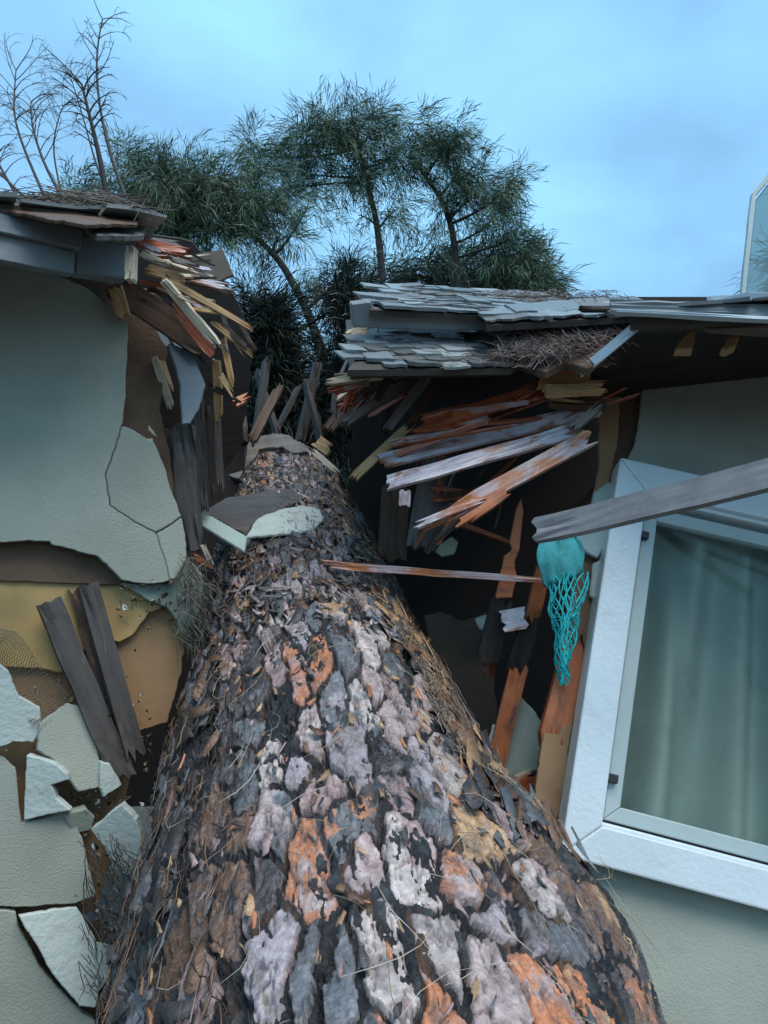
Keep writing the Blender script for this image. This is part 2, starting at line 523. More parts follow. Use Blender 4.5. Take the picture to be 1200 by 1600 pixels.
seeds = np.array(seeds)
sS = seeds[:, 0] * np.linalg.norm(A1 - A0) / 10; sA = seeds[:, 1] * R0
wS = S + .085 * (fbm(S * 7, AR * 12, 31, 4) - .5) + .035 * (fbm(S * 34, AR * 45, 5, 3) - .5)
wA = AR + .045 * (fbm(S * 6 + 40, AR * 11, 33, 4) - .5) + .024 * (fbm(S * 30, AR * 40 + 9, 6, 3) - .5)
F1 = np.empty_like(S); F2 = np.empty_like(S); ID = np.empty(S.shape, int)
for r0 in range(0, len(d_rows), 10):
    sl = slice(r0, r0 + 10)
    lo, hi = S[sl].min() - .3, S[sl].max() + .3
    ii = np.where((sS > lo) & (sS < hi))[0]
    dist = np.sqrt(((wA[sl][..., None] - sA[ii]) / seeds[ii, 2]) ** 2 + ((wS[sl][..., None] - sS[ii]) / seeds[ii, 3]) ** 2)
    pt = np.argpartition(dist, 1, axis=-1)[..., :2]
    dv = np.take_along_axis(dist, pt, -1)
    sw = dv[..., 0] > dv[..., 1]
    F1[sl] = dv.min(-1); F2[sl] = dv.max(-1)
    ID[sl] = ii[np.where(sw, pt[..., 1], pt[..., 0])]
E = F2 - F1
E = E + .09 * (fbm(S * 22, AR * 30, 71, 3) - .5)
# dark rough core under the plates
_r = np.abs(fbm(S * 7, AR * 20, 45, 5, .6) - .5) * 2
core_h = -.007 + .034 * (fbm(S * 9, AR * 22, 41, 5, .6) - .5) + .022 * (fbm(S * 40, AR * 75, 43, 4, .65) - .5) - .018 * (1 - smooth(0, .12, _r))
def pal(v, a): return np.array(a)[None, :] * np.ones(v.shape + (1,))
nA = fbm(S * 10, AR * 24, 51, 4); nB = fbm(S * 40, AR * 60, 53, 3)
cc = np.array([.016, .016, .019]) + (nA[..., None] - .5) * np.array([.035, .028, .026])
sg = smooth(.60, .72, fbm(S * 6, AR * 40, 57, 4))[..., None]
cc = cc * (1 - sg * .6) + sg * .6 * np.array([.16, .085, .045])
bl = smooth(.6, .75, fbm(S * 12 + 7, AR * 20, 59, 4))[..., None]
cc = np.clip(cc * (1 - bl * .4) + bl * .4 * np.array([.10, .125, .14]), .008, 1)
endjag = 4.9 + .22 * (fbm(AR * 9, AR * 0 + 3, 61, 4) - .3)
Q = surf(np.minimum(D, endjag), TH, core_h)
Vw = toworld(Q).reshape(-1, 3)
nr, nc = D.shape
idx = np.arange(nr * nc).reshape(nr, nc)
quad = np.stack([idx[:-1, :-1], idx[:-1, 1:], idx[1:, 1:], idx[1:, :-1]], -1)
keep = (D[:-1, :-1] < endjag[:-1, :-1])
me = mesh_np('bark', Vw, quad[keep], 4)
if len(me.vertices) == len(Vw): set_col(me, cc.reshape(-1, 3))
core = link('bark', me, M['bark_core'], trunk, None, True)
# coarse rest of the log: underside, root end behind the viewer, broken wood at the far end
ds = np.linspace(-1.6, 4.9, 70); an = np.linspace(-math.pi, math.pi, 49)
DD, AA = np.meshgrid(ds, an, indexing='ij')
inner = np.where((np.abs(AA) < 1.9) & (DD > .6), -.055, -.022)
Qc = toworld(surf(DD, AA, inner + .02 * (fbm(DD * 5, np.sin(AA) * 4, 3, 3) - .5)))
Qc = Qc.reshape(-1, 3)
ix = np.arange(Qc.shape[0]).reshape(DD.shape)
fq = np.stack([ix[:-1, :-1], ix[:-1, 1:], ix[1:, 1:], ix[1:, :-1]], -1).reshape(-1, 4)
cap0 = toworld(axis(np.array([-1.7]))); cap1 = toworld(axis(np.array([4.7])))
nQ = len(Qc)
Vc = np.concatenate([Qc, cap0, cap1])
cf4 = [[ix[0, j + 1], ix[0, j], nQ, nQ] for j in range(48)]
me = bpy.data.meshes.new('log_core')
me.from_pydata([tuple(v) for v in Vc], [], [list(map(int, f)) for f in fq] + [[int(ix[0, j + 1]), int(ix[0, j]), nQ] for j in range(48)] + [[int(ix[-1, j]), int(ix[-1, j + 1]), nQ + 1] for j in range(48)])
me.update()
set_col(me, np.tile(np.array([[.035, .028, .025]]), (len(Vc), 1)))
link('log_core', me, M['bark_core'], trunk, None, True)

PALET = {
 'pinkgrey': (.33, .255, .245), 'lav': (.255, .22, .235), 'mauve': (.28, .19, .185), 'orange': (.40, .155, .07), 'tan': (.36, .225, .12),
 'cream': (.37, .32, .30), 'dark': (.06, .052, .056), 'slate': (.12, .135, .15), 'brown': (.17, .095, .06)}
PALET = {k: tuple(min(.62, x * (1.28 if k not in ('dark', 'slate', 'brown') else 1.0)) for x in v) for k, v in PALET.items()}
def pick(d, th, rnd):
    if th < -.75: opts = [('dark', 9), ('slate', 3), ('brown', 2), ('orange', .8)]  # left flank: shade beside the wall painted into the plates, plus dark wet bark
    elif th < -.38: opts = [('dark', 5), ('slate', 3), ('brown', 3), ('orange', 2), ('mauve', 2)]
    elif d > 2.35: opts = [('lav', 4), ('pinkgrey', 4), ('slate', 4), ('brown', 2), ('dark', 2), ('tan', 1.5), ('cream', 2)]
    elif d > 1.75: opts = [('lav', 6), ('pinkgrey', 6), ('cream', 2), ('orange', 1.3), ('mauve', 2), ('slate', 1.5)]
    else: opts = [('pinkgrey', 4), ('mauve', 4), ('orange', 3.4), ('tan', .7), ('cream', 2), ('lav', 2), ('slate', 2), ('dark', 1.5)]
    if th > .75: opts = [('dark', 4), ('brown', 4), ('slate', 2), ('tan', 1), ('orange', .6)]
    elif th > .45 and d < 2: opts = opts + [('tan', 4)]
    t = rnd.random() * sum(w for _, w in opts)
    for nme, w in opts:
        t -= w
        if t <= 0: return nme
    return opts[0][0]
layer = fbm(S * 13, AR * 26, 81, 5, .62)
_l = layer * 11
stepn = (np.floor(_l) + smooth(.75, 1, _l - np.floor(_l)) + .15 * (_l - np.floor(_l))) / 11
_c = np.abs(fbm(S * 9 + 3, AR * 26, 91, 4, .6) - .5) * 2
crk = 1 - smooth(.0, .07, _c)
mott = fbm(S * 28, AR * 44, 93, 5, .68)
fine = fbm(S * 55, AR * 90, 83, 4, .7)
streak = fbm(S * 14, AR * 110, 85, 3, .6)
order = []
flat = ID.ravel()
srt = np.argsort(flat, kind='stable'); uid, st, cnt = np.unique(flat[srt], return_index=True, return_counts=True)
plates = []
Eq = np.minimum(np.minimum(E[:-1, :-1], E[1:, :-1]), np.minimum(E[:-1, 1:], E[1:, 1:]))
same = (ID[:-1, :-1] == ID[1:, :-1]) & (ID[:-1, :-1] == ID[:-1, 1:]) & (ID[:-1, :-1] == ID[1:, 1:])
for cid in uid:
    if not seeds[cid, 4]: continue
    rr, c_ = np.divmod(srt[st[np.searchsorted(uid, cid)]:][:cnt[np.searchsorted(uid, cid)]], nc)
    r0, r1, c0, c1 = rr.min(), rr.max() + 1, c_.min(), c_.max() + 1
    if r1 - r0 < 3 or c1 - c0 < 3: continue
    rnd = random.Random(int(cid) * 7 + 1)
    t0 = rnd.uniform(.012, .04) if seeds[cid, 0] > 1.72 else rnd.choice((.02, .03, .045, .07)) + rnd.uniform(0, .015)
    b = (slice(r0, min(r1, nr - 1)), slice(c0, min(c1, nc - 1)))
    m = (ID[:-1, :-1][b] == cid) & same[b] & (Eq[b] > t0) & (D[:-1, :-1][b] < endjag[:-1, :-1][b] - .02)
    if m.sum() < 12: continue
    plates.append((cid, b, m, t0))
def plate_area(p):
    d = float(seeds[p[0], 0]); th = float(seeds[p[0], 1])
    return p[2].sum() * (1.0 if abs(th) < 1.0 and d > 1.05 else .05)
plates.sort(key=plate_area, reverse=True)
loose = Acc()
for pn, (cid, b, m, t0) in enumerate(plates):
    rnd = random.Random(int(cid) * 13 + 5)
    R_, C_ = np.where(m); R_ = R_ + b[0].start; C_ = C_ + b[1].start
    q = quad[R_, C_]
    vid, inv = np.unique(q.ravel(), return_inverse=True)
    fq = inv.reshape(-1, 4)
    d_ = D.ravel()[vid]; th_ = TH.ravel()[vid]; e_ = E.ravel()[vid]
    sd_, st_ = seeds[cid, 0], seeds[cid, 1]
    near = d_.mean() < 1.8
    H = rnd.uniform(.003, .012) if near else rnd.uniform(.002, .010)
    if d_.mean() > 2.4: H = rnd.uniform(.002, .018)
    prof = smooth(t0 - .02, t0 + .03, e_ + .05 * (fine.ravel()[vid] - .5))
    cnt_v = np.bincount(fq.ravel(), minlength=len(vid))
    rim = cnt_v < 4
    tx, ty = rnd.uniform(-.12, .12), rnd.uniform(-.07, .07)
    if d_.mean() > 2.35: ty = rnd.uniform(-.25, .12)
    h = -.006 + H * prof + tx * (th_ - st_) * R0 + ty * (d_ - sd_) + .013 * (stepn.ravel()[vid] - .5) + .004 * (streak.ravel()[vid] - .5) + .006 * (fine.ravel()[vid] - .5)
    h = h - .006 * crk.ravel()[vid]
    h = np.where(rim, np.minimum(h, core_h.ravel()[vid]) - .006, h)
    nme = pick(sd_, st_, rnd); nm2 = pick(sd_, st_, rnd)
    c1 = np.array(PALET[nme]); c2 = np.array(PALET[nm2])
    c1 = c1 * rnd.uniform(.8, 1.15)
    f = smooth(.50, .64, layer.ravel()[vid] + rnd.uniform(-.14, .06))[:, None]
    col = c1 * (1 - f) + c2 * f
    col = col * (.72 + .56 * fine.ravel()[vid][:, None]) * (.8 + .4 * streak.ravel()[vid][:, None])
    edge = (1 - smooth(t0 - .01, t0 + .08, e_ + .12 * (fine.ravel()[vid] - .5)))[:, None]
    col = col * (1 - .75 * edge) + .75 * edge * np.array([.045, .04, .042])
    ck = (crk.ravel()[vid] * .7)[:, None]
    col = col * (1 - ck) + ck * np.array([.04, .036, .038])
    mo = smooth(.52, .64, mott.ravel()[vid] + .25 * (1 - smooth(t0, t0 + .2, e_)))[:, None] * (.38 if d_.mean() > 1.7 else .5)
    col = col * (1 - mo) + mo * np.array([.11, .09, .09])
    hi = smooth(.60, .68, 1 - mott.ravel()[vid])[:, None] * .5
    col = col * (1 - hi) + hi * (col * .5 + np.array([.22, .2, .21]))
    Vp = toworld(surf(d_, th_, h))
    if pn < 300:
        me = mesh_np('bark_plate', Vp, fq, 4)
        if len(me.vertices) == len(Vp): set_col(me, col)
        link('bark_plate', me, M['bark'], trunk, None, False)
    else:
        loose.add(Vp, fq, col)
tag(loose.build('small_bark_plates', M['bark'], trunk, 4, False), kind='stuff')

# --- flakes, fibres and straw lying on the bark
def flakes(n, dr, tr, size, lift, pal_names, rnd, skew=0):
    acc = Acc()
    for _ in range(n):
        d = rnd.uniform(*dr); th = rnd.uniform(*tr)
        L_ = rnd.uniform(*size) ; W_ = L_ * rnd.uniform(.12, .5); tk = rnd.uniform(.0008, .0025)
        ang = rnd.gauss(skew, .45)
        c = surf(np.array([d]), np.array([th]), np.array([rnd.uniform(0, .018)]))[0]
        N_ = math.sin(th) * RX + math.cos(th) * UX
        Tn = math.cos(th) * RX - math.sin(th) * UX
        X_ = AX * math.cos(ang) + Tn * math.sin(ang); Y_ = np.cross(N_, X_)
        lf = rnd.uniform(*lift); X2 = X_ * math.cos(lf) + N_ * math.sin(lf); N2 = np.cross(X2, Y_)
        ro = rnd.uniform(-.5, .5); Y2 = Y_ * math.cos(ro) + N2 * math.sin(ro); N2 = np.cross(X2, Y2)
        k = 8
        pr = [(math.cos(a + rnd.uniform(-.3, .3)), math.sin(a + rnd.uniform(-.3, .3)), rnd.choice((.45, .7, 1, 1.3))) for a in np.arange(k) / k * 2 * math.pi]
        top = [c + X2 * (L_ * .5 * a * r) + Y2 * (W_ * .5 * b_ * r) + N2 * (tk + .06 * L_ * a * a) for a, b_, r in pr]
        bot = [p - N2 * tk * 1.6 for p in top]
        cen = c + N2 * tk * 1.2
        V_ = toworld(np.array(top + bot + [cen]))
        F_ = []
        for i in range(k):
            j = (i + 1) % k
            F_.append([i, j, k + j, k + i][::-1])
        for i in range(0, k, 2): F_.append([i, i + 1, (i + 2) % k, 2 * k])
        cc_ = np.array(PALET[rnd.choice(pal_names)]) * rnd.uniform(.6, 1.2)
        acc.add(V_, F_, cc_)
    return acc
rnd = random.Random(5)
fa = flakes(850, (2.3, 4.9), (-.8, .8), (.02, .10), (-.05, .3), ['lav', 'pinkgrey', 'slate', 'brown', 'dark', 'tan', 'cream', 'slate', 'lav', 'dark', 'dark', 'brown'], rnd, -.25)
fb = flakes(300, (1.1, 2.3), (-.9, .9), (.012, .05), (-.05, .15), ['dark', 'slate', 'brown', 'orange', 'mauve', 'dark', 'tan'], rnd)
fc = flakes(700, (1.6, 4.2), (.5, 1.2), (.05, .2), (-.06, .12), ['brown', 'dark', 'dark', 'slate', 'brown', 'tan'], rnd, .05)
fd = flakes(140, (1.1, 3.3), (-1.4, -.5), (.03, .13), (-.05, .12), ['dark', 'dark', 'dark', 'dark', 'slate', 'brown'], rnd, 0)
allf = Acc()
for a_ in (fa, fb, fc, fd):
    for v_, f_, c_ in zip(a_.V, a_.F, a_.C): allf.V.append(v_); allf.F.append(f_ + allf.n - 0); allf.C.append(c_)
    allf.n += a_.n
tag(allf.build('bark_flakes', M['bark'], trunk, 4), kind='stuff')
def straws(n, dr, tr, Lr, rr_, cols, rnd, spread=.35, bias=0, lift=.012):
    acc = Acc()
    for _ in range(n):
        d = rnd.uniform(*dr); th = rnd.uniform(*tr); Ln = rnd.uniform(*Lr)
        ang = rnd.gauss(bias, spread); cur = rnd.gauss(0, .9)
        pts = []
        k = 5
        for i in range(k):
            s = (i / (k - 1) - .5)
            a = ang + cur * s
            d2 = d + s * Ln * math.cos(a) * .95; t2 = th + s * Ln * math.sin(a) / R0
            pts.append((d2, t2, lift * rnd.uniform(.9, 1.1) + rnd.uniform(0, .012)))
        pts = np.array(pts)
        Q_ = toworld(surf(pts[:, 0], pts[:, 1], pts[:, 2] + .006))
        r_ = rnd.uniform(*rr_)
        V_, F_ = tube_np(Q_, np.array([.5, 1, 1, .9, .3]) * r_, 3)
        acc.add(V_, F_, np.array(rnd.choice(cols)) * rnd.uniform(.6, 1.2))
    return acc
SC_ = [(.30, .2, .11), (.2, .13, .075), (.13, .08, .05), (.4, .31, .2), (.1, .085, .08), (.24, .22, .2)]
s1 = straws(4200, (1.75, 4.2), (.5, 1.25), (.03, .12), (.0006, .0014), SC_, rnd, .22, 0, .006)
s2 = straws(900, (2.4, 4.8), (-.8, .7), (.03, .12), (.0006, .0014), SC_, rnd, .7, -.3)
s3 = straws(110, (1.05, 2.2), (-1.1, 1.1), (.04, .2), (.0004, .0009), [(.42, .33, .2), (.3, .22, .13), (.5, .45, .36)], rnd, .8, 0, .022)
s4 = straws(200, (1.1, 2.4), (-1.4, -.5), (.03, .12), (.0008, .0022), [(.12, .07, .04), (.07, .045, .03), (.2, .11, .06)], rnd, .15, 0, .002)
alls = Acc()
for a_ in (s1, s2, s3, s4):
    for v_, f_, c_ in zip(a_.V, a_.F, a_.C): alls.V.append(v_); alls.F.append(f_ + alls.n); alls.C.append(c_)
    alls.n += a_.n
tag(alls.build('pine_straw', M['straw'], trunk, 4), kind='stuff')

# ================================================================== HOUSE, LEFT HALF
LW = plane3(P(290, 900, 2.62), P(0, 900, 2.42), P(290, 500, 2.74))
left_house = empty('house', P(-300, 1900, 2.4), 'left half of the torn house with grey green stucco wall and broken eave', 'house')
left_house.location.z = GROUND_Z
wallL = slab('wall', [(-1500, 395), (0, 412), (60, 424), (95, 432), (140, 452), (200, 506), (199, 560), (197, 620), (190, 664), (164, 742), (171, 790), (214, 818), (243, 833), (256, 870), (265, 907), (232, 912), (190, 906), (168, 882), (150, 868), (84, 852), (78, 846), (0, 847), (-1500, 840)], LW, .035, M['stucco'], left_house, amp=3.0)
for pts, of, tl in (
    ([(190, 664), (203, 668), (240, 690), (258, 730), (267, 765), (284, 808), (243, 833), (214, 818), (171, 790), (164, 742)], .003, (.5, -1.2)),
    ([(243, 833), (284, 808), (290, 845), (291, 872), (277, 904), (265, 907), (256, 870)], .001, (1, -2))):
    slab('stucco_piece', pts, LW, .035, M['stucco'], wallL, of, 3.0, tilt=tl, shrink=.986)
slab('wall', [(-1500, 1160), (0, 1180), (24, 1200), (34, 1286), (110, 1270), (128, 1308), (150, 1400), (118, 1412), (24, 1418), (0, 1416), (-1500, 1400)], LW, .035, M['stucco'], left_house, amp=2.5)
slab('wall', [(-1500, 1405), (0, 1422), (24, 1424), (30, 1452), (62, 1512), (128, 1582), (148, 1596), (150, 1900), (-1500, 1900)], LW, .035, M['stucco'], left_house, amp=2.5)
# sheathing behind the stucco
slab('sheathing_board', [(-900, 800), (0, 800), (160, 830), (250, 880), (272, 940), (232, 960), (210, 990), (185, 1004), (150, 1000), (118, 1030), (96, 1052), (60, 1045), (-900, 1000)], LW, .012, M['yellow_board'], left_house, -.075, 4, label='mustard yellow sheathing board')
slab('sheathing_board', [(-900, 1010), (60, 1000), (140, 960), (200, 900), (275, 890), (293, 960), (285, 1050), (262, 1130), (215, 1145), (190, 1300), (150, 1420), (100, 1450), (-900, 1450)], LW, .012, M['brown_board'], left_house, -.105, 4, label='brown sheathing board')
slab('sheathing_board', [(-900, 1440), (160, 1440), (200, 1640), (160, 1900), (-900, 1900)], LW, .012, M['torn_brown'], left_house, -.12, 4)
slab('sheathing_board', [(-1400, 430), (190, 430), (262, 545), (250, 640), (268, 720), (292, 860), (300, 900), (200, 915), (-1400, 860)], LW, .012, M['torn_brown'], left_house, -.06, 4)
# torn grey render clinging to the edge beside the trunk
slab('stucco_piece', [(190, 912), (262, 912), (292, 870), (322, 900), (310, 960), (300, 1000), (282, 985), (262, 950), (225, 935)], LW, .03, M['plaster'], left_house, -.045, 5, 4, tilt=(0, 6))

def chunk(pts, off, tilt, label, mat='stucco_broken', th=.03, amp=2.2, grp='broken stucco chunks on the left wall'):
    return slab('stucco_chunk', pts, LW, th, M[mat], None, off + .012, amp + .8, 5, tilt=(tilt[0] * 1.7, tilt[1] * 1.7), label=label, cat='stucco chunk', group=grp, bev=.003)
chunk([(-20, 1022), (14, 1048), (30, 1088), (62, 1106), (65, 1132), (52, 1162), (20, 1160), (-20, 1176)], .015, (3, 4), 'pale stucco chunk at the left edge below the wire mesh')
chunk([(60, 1132), (104, 1098), (131, 1102), (150, 1130), (158, 1192), (166, 1228), (124, 1236), (88, 1192), (58, 1172)], .000, (-5, 8), 'grey curled stucco chunk against the foot of the two dark laths', 'stucco')
chunk([(40, 1180), (84, 1190), (106, 1206), (109, 1216), (80, 1226), (88, 1246), (112, 1264), (35, 1286)], .022, (4, -8), 'pale flag shaped stucco chunk with a notched right side')
chunk([(158, 1188), (172, 1192), (192, 1228), (162, 1246), (156, 1230)], .006, (0, 10), 'small pale stucco chip between the laths and the trunk')
chunk([(138, 1304), (168, 1272), (190, 1252), (214, 1274), (224, 1312), (214, 1350), (200, 1378), (166, 1338)], .035, (8, -12), 'rough pale stucco chunk pointing down against the trunk side')
chunk([(28, 1430), (120, 1420), (150, 1470), (152, 1500), (158, 1545), (150, 1574), (125, 1570), (82, 1520), (48, 1462)], .012, (-4, 6), 'large triangular stucco chunk at the bottom left by the trunk')
chunk([(155, 1474), (174, 1478), (177, 1500), (166, 1562), (160, 1545), (155, 1505)], .010, (-2, 14), 'narrow stucco sliver beside the large triangular chunk')
chunk([(100, 1268), (136, 1262), (150, 1280), (146, 1300), (124, 1304), (108, 1290)], -.012, (10, 10), 'crumbled stucco lump above the rough pale chunk', 'plaster')

# dark laths leaning in the hole
for a, b, w0, lab in (((76, 938), (196, 1222), 36, 'dark grey lath leaning in the wall hole, nearer the left edge'), ((138, 910), (216, 1190), 30, 'dark grey lath leaning in the wall hole, nearer the trunk')):
    p0 = LW.hit(*a, .012); p1 = LW.hit(*b, .0)
    plank('lath', p0, p1, w0 / 1200 * 2.5, .03, M['lath'], roll=-14, jag0=.012, jag1=.05, normal=LW.n, label=lab, cat='lath', group='laths in the hole of the left wall')
# orange brown strip behind the second lath
plank('wall_stud', LW.hit(118, 915, -.05), LW.hit(190, 1160, -.05), .055, .03, M['brown'], left_house, normal=LW.n, jag0=.03, jag1=.04)

# wire lath strip
acc = Acc()
base = [(-30, 965), (18, 985), (60, 1030), (112, 1080)]
def meshpt(s, t):
    i = min(2, int(s * 3)); f = s * 3 - i
    u = base[i][0] * (1 - f) + base[i + 1][0] * f; v = base[i][1] * (1 - f) + base[i + 1][1] * f
    return LW.hit(u - 42 * t + 6 * math.sin(t * 5 + s * 6), v + 62 * t + 5 * math.sin(s * 9), .02 + .02 * math.sin(t * 3 + s * 4))
for q in range(46):
    for sgn in (1, -1):
        pts = []
        for k in range(9):
            t = k / 8; s = q / 40 + sgn * t * .16 - .05 + .012 * math.sin(k * 3.14)
            if 0 <= s <= 1: pts.append(np.array(meshpt(s, t)))
        if len(pts) > 2: acc.add(*tube_np(pts, np.full(len(pts), .0011), 3))
tag(acc.build('wire_mesh', M['wire']), 'torn piece of rusty wire lath mesh hanging over the mustard board', 'wire mesh')

# eave, left
LR = plane3(P(0, 345, 2.12), P(125, 372, 2.26), P(0, 425, 2.10))
slab('fascia_board', [(-900, 190), (0, 332), (128, 359), (126, 389), (0, 362), (-900, 215)], LR, .03, M['fascia'], left_house, .03, 1.0, free=None)
slab('fascia_board', [(-900, 218), (0, 365), (118, 393), (116, 428), (60, 418), (0, 406), (-900, 290)], LR, .035, M['fascia'], left_house, .01, 1.0)
eb = slab('fascia_board', [(120, 366), (204, 384), (200, 436), (118, 424)], LR, .05, M['fascia'], left_house, -.03, .8)
pxplank('end_grain', (204, 384), (199, 438), 13, 2.24, 2.24, .04, M['pale'], parent=eb, jag0=.004, jag1=.01)
# roof deck of the left half: rises away from the eave
def deck(name, quad_pts, th, mat, parent, label=None):
    q = [Vector(p) for p in quad_pts]
    n = (q[1] - q[0]).cross(q[3] - q[0]).normalized()
    if n.z < 0: n = -n
    V = q + [p - n * th for p in q]
    F = [[0, 1, 2, 3], [7, 6, 5, 4]] + [[i, i + 4, (i + 1) % 4 + 4, (i + 1) % 4] for i in range(4)]
    me = mesh(name, V, F)
    bm = bmesh.new(); bm.from_mesh(me); bmesh.ops.recalc_face_normals(bm, faces=bm.faces); bm.to_mesh(me); bm.free()
    return link(name, me, mat, parent), n
SHV = [(-.5, 0, 0), (-.17, -.03, 0), (.2, .02, 0), (.5, -.01, 0), (.5, 1, -.35), (-.5, 1, -.35), (-.5, 0, 1), (-.17, -.03, 1), (.2, .02, 1), (.5, -.01, 1), (.5, 1, .2), (-.5, 1, .2)]
SHF = [[6, 7, 8, 9, 10, 11], [5, 4, 3, 2, 1, 0], [0, 1, 7, 6], [1, 2, 8, 7], [2, 3, 9, 8], [3, 4, 10, 9], [4, 5, 11, 10], [5, 0, 6, 11]]
SH = []
for k in range(6):
    g = random.Random(k)
    V = [(x + g.uniform(-.02, .02), y + (g.uniform(-.09, .09) if i in (0, 1, 2, 3, 6, 7, 8, 9) and False else 0), z) for i, (x, y, z) in enumerate(SHV)]
    wob = [g.uniform(-.10, .06) for _ in range(4)]
    V = [(x, y + (wob[i % 6] if i % 6 < 4 else 0), z + (g.uniform(-.2, .25) if i >= 6 else 0)) for i, (x, y, z) in enumerate(V)]
    me = mesh('shingle', V, SHF)
    c = [(.17, .21, .22), (.24, .29, .30), (.11, .125, .13), (.20, .235, .25), (.30, .35, .36), (.15, .15, .145)][k]
    set_col(me, np.tile(np.array([c]), (len(V), 1)))
    me.materials.append(M['shingle'])
    SH.append(me)
def shingles(parent, O, ex, ey, nrm, width, rows, expo, sw=.17, skip=None, rnd=random.Random(3), jit=.02):
    ex = ex.normalized(); ey = (ey - ex * ey.dot(ex)).normalized(); nn = ex.cross(ey)
    if nn.z < 0: nn = -nn
    for r in range(rows):
        x = 0.0; first = True
        while x < width:
            w = sw * (rnd.uniform(.25, 1.2) if first else rnd.uniform(.65, 1.25)); first = False
            cx = x + w / 2
            if not (skip and skip(cx, r)):
                tilt = Matrix.Rotation(rnd.gauss(0, .035), 4, 'Z') @ Matrix.Rotation(rnd.gauss(0.01, .02), 4, 'X') @ Matrix.Rotation(rnd.gauss(0, .03), 4, 'Y')
                B = Matrix((ex, ey, nn)).transposed().to_4x4()
                B.translation = O + ex * cx + ey * (r * expo + rnd.uniform(-jit, jit)) + nn * (.006 + rnd.uniform(0, .004))
                S_ = Matrix.Diagonal((w * .97, expo * 2.1, rnd.uniform(.006, .012), 1))
                o = bpy.data.objects.new('shingle', rnd.choice(SH)); COL.objects.link(o)
                o.matrix_world = B @ tilt @ S_
                o.parent = parent; o.matrix_parent_inverse = wm(parent).inverted()
            x += w
def roof_thing(parent, E0, E1, rise_dir, depth, th=.02, rows=5, expo=.14, skip=None):
    ex = (E1 - E0); W_ = ex.length; exn = ex.normalized()
    ey = (rise_dir - exn * rise_dir.dot(exn)).normalized()
    dk, n = deck('roof', [E0, E1, E1 + ey * depth, E0 + ey * depth], th, M['deck'], parent)
    shingles(dk, E0 - ey * .03, exn, ey, n, W_, rows, expo, skip=skip, sw=.22)
    return dk
eL0 = P(-1100, 0, 1.5); 
E1 = P(168, 338, 2.25); E0 = P(0, 318, 2.11) + (P(0, 318, 2.11) - P(168, 338, 2.25)) * 7
roof_thing(left_house, E0, E1, Vector((-.35, 1, .30)), 3.4, rows=4)
# broken edge of the roof deck
slab('roof_board', [(-40, 321), (60, 313), (165, 311), (196, 322), (220, 338), (214, 350), (130, 350), (40, 333)], plane3(P(0, 330, 2.06), P(200, 340, 2.3), P(100, 312, 2.5)), .012, M['brown'], left_house, .0, 3.5)
slab('roof_board', [(130, 350), (190, 346), (228, 356), (224, 366), (150, 366)], plane3(P(0, 330, 2.06), P(200, 345, 2.3), P(100, 312, 2.5)), .02, M['greywood'], left_house, -.02, 2.5)
# back wall of the left room
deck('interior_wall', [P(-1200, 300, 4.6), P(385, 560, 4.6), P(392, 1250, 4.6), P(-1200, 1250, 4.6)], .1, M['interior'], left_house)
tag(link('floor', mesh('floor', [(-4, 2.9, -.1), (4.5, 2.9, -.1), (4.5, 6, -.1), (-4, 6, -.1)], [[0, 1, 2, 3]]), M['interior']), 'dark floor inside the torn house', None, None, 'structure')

SHADE_PL = plane3(P(170, 360, 2.9), P(360, 400, 3.1), P(360, 640, 3.3))  # added dark panel: closes off the sky, stands for shade under the roof
slab('roof_board', [(20, 350), (180, 352), (300, 376), (338, 420), (372, 470), (396, 540), (390, 610), (376, 700), (330, 760), (200, 760), (20, 700)], SHADE_PL, .03, M['dark'], left_house, 0, 4, 7)
# ---- splintered timber on the left
stick('broken_board', (255, 432), (398, 516), 12, 2.45, 2.55, .014, 'tan', 'long yellow splinter sloping down toward the dark tree gap', jag1=.08, w1px=7)
stick('broken_board', (252, 437), (341, 541), 13, 2.40, 2.48, .02, 'pale', 'whitish narrow board sloping steeply under the long yellow splinter', roll=25)
stick('broken_board', (268, 455), (306, 474), 6, 2.40, 2.42, .008, 'pale', 'short white sliver between the yellow splinter and the whitish board')
stick('broken_board', (213, 374), (305, 398), 15, 2.40, 2.46, .016, 'red', 'red orange splintered board on top of the broken left eave', jag1=.07)
stick('broken_board', (214, 372), (252, 394), 8, 2.36, 2.38, .006, 'painted', 'short whitish splinter lying on the red orange board')
stick('broken_board', (192, 367), (288, 381), 9, 2.44, 2.56, .012, 'greywood', 'thin grey batten at the very top of the left debris')
stick('broken_board', (226, 416), (292, 436), 17, 2.44, 2.48, .02, 'tan', 'short thick tan board end sticking out right of the grey fascia block', jag1=.02)
stick('broken_board', (288, 430), (368, 452), 11, 2.50, 2.56, .012, 'painted', 'pale splintered lath with reddish frayed end by the brown plate', jag1=.07)
stick('broken_board', (218, 396), (262, 410), 10, 2.38, 2.40, .01, 'pale', 'small pale splinter right of the fascia block end')
stick('broken_board', (262, 402), (318, 418), 8, 2.42, 2.48, .01, 'greywood', 'small dull grey splinter below the red orange board', jag1=.08)
stick('broken_board', (178, 447), (194, 496), 20, 2.58, 2.60, .03, 'tan', 'stub of tan stud between eave and top of left wall', jag0=.01, jag1=.01)
stick('broken_beam', (170, 438), (332, 548), 40, 2.62, 2.66, .04, 'brown', 'thick reddish brown beam running down behind the pale splinters', 'beam', jag1=.06)
stick('broken_board', (268, 472), (334, 556), 16, 2.54, 2.56, .02, 'red', 'dull red board lying alongside the whitish narrow board')
stick('broken_board', (336, 560), (341, 660), 12, 2.75, 2.8, .03, 'tan', 'upright yellowish lath standing in the dark left of the tree gap', jag0=.01, jag1=.03)
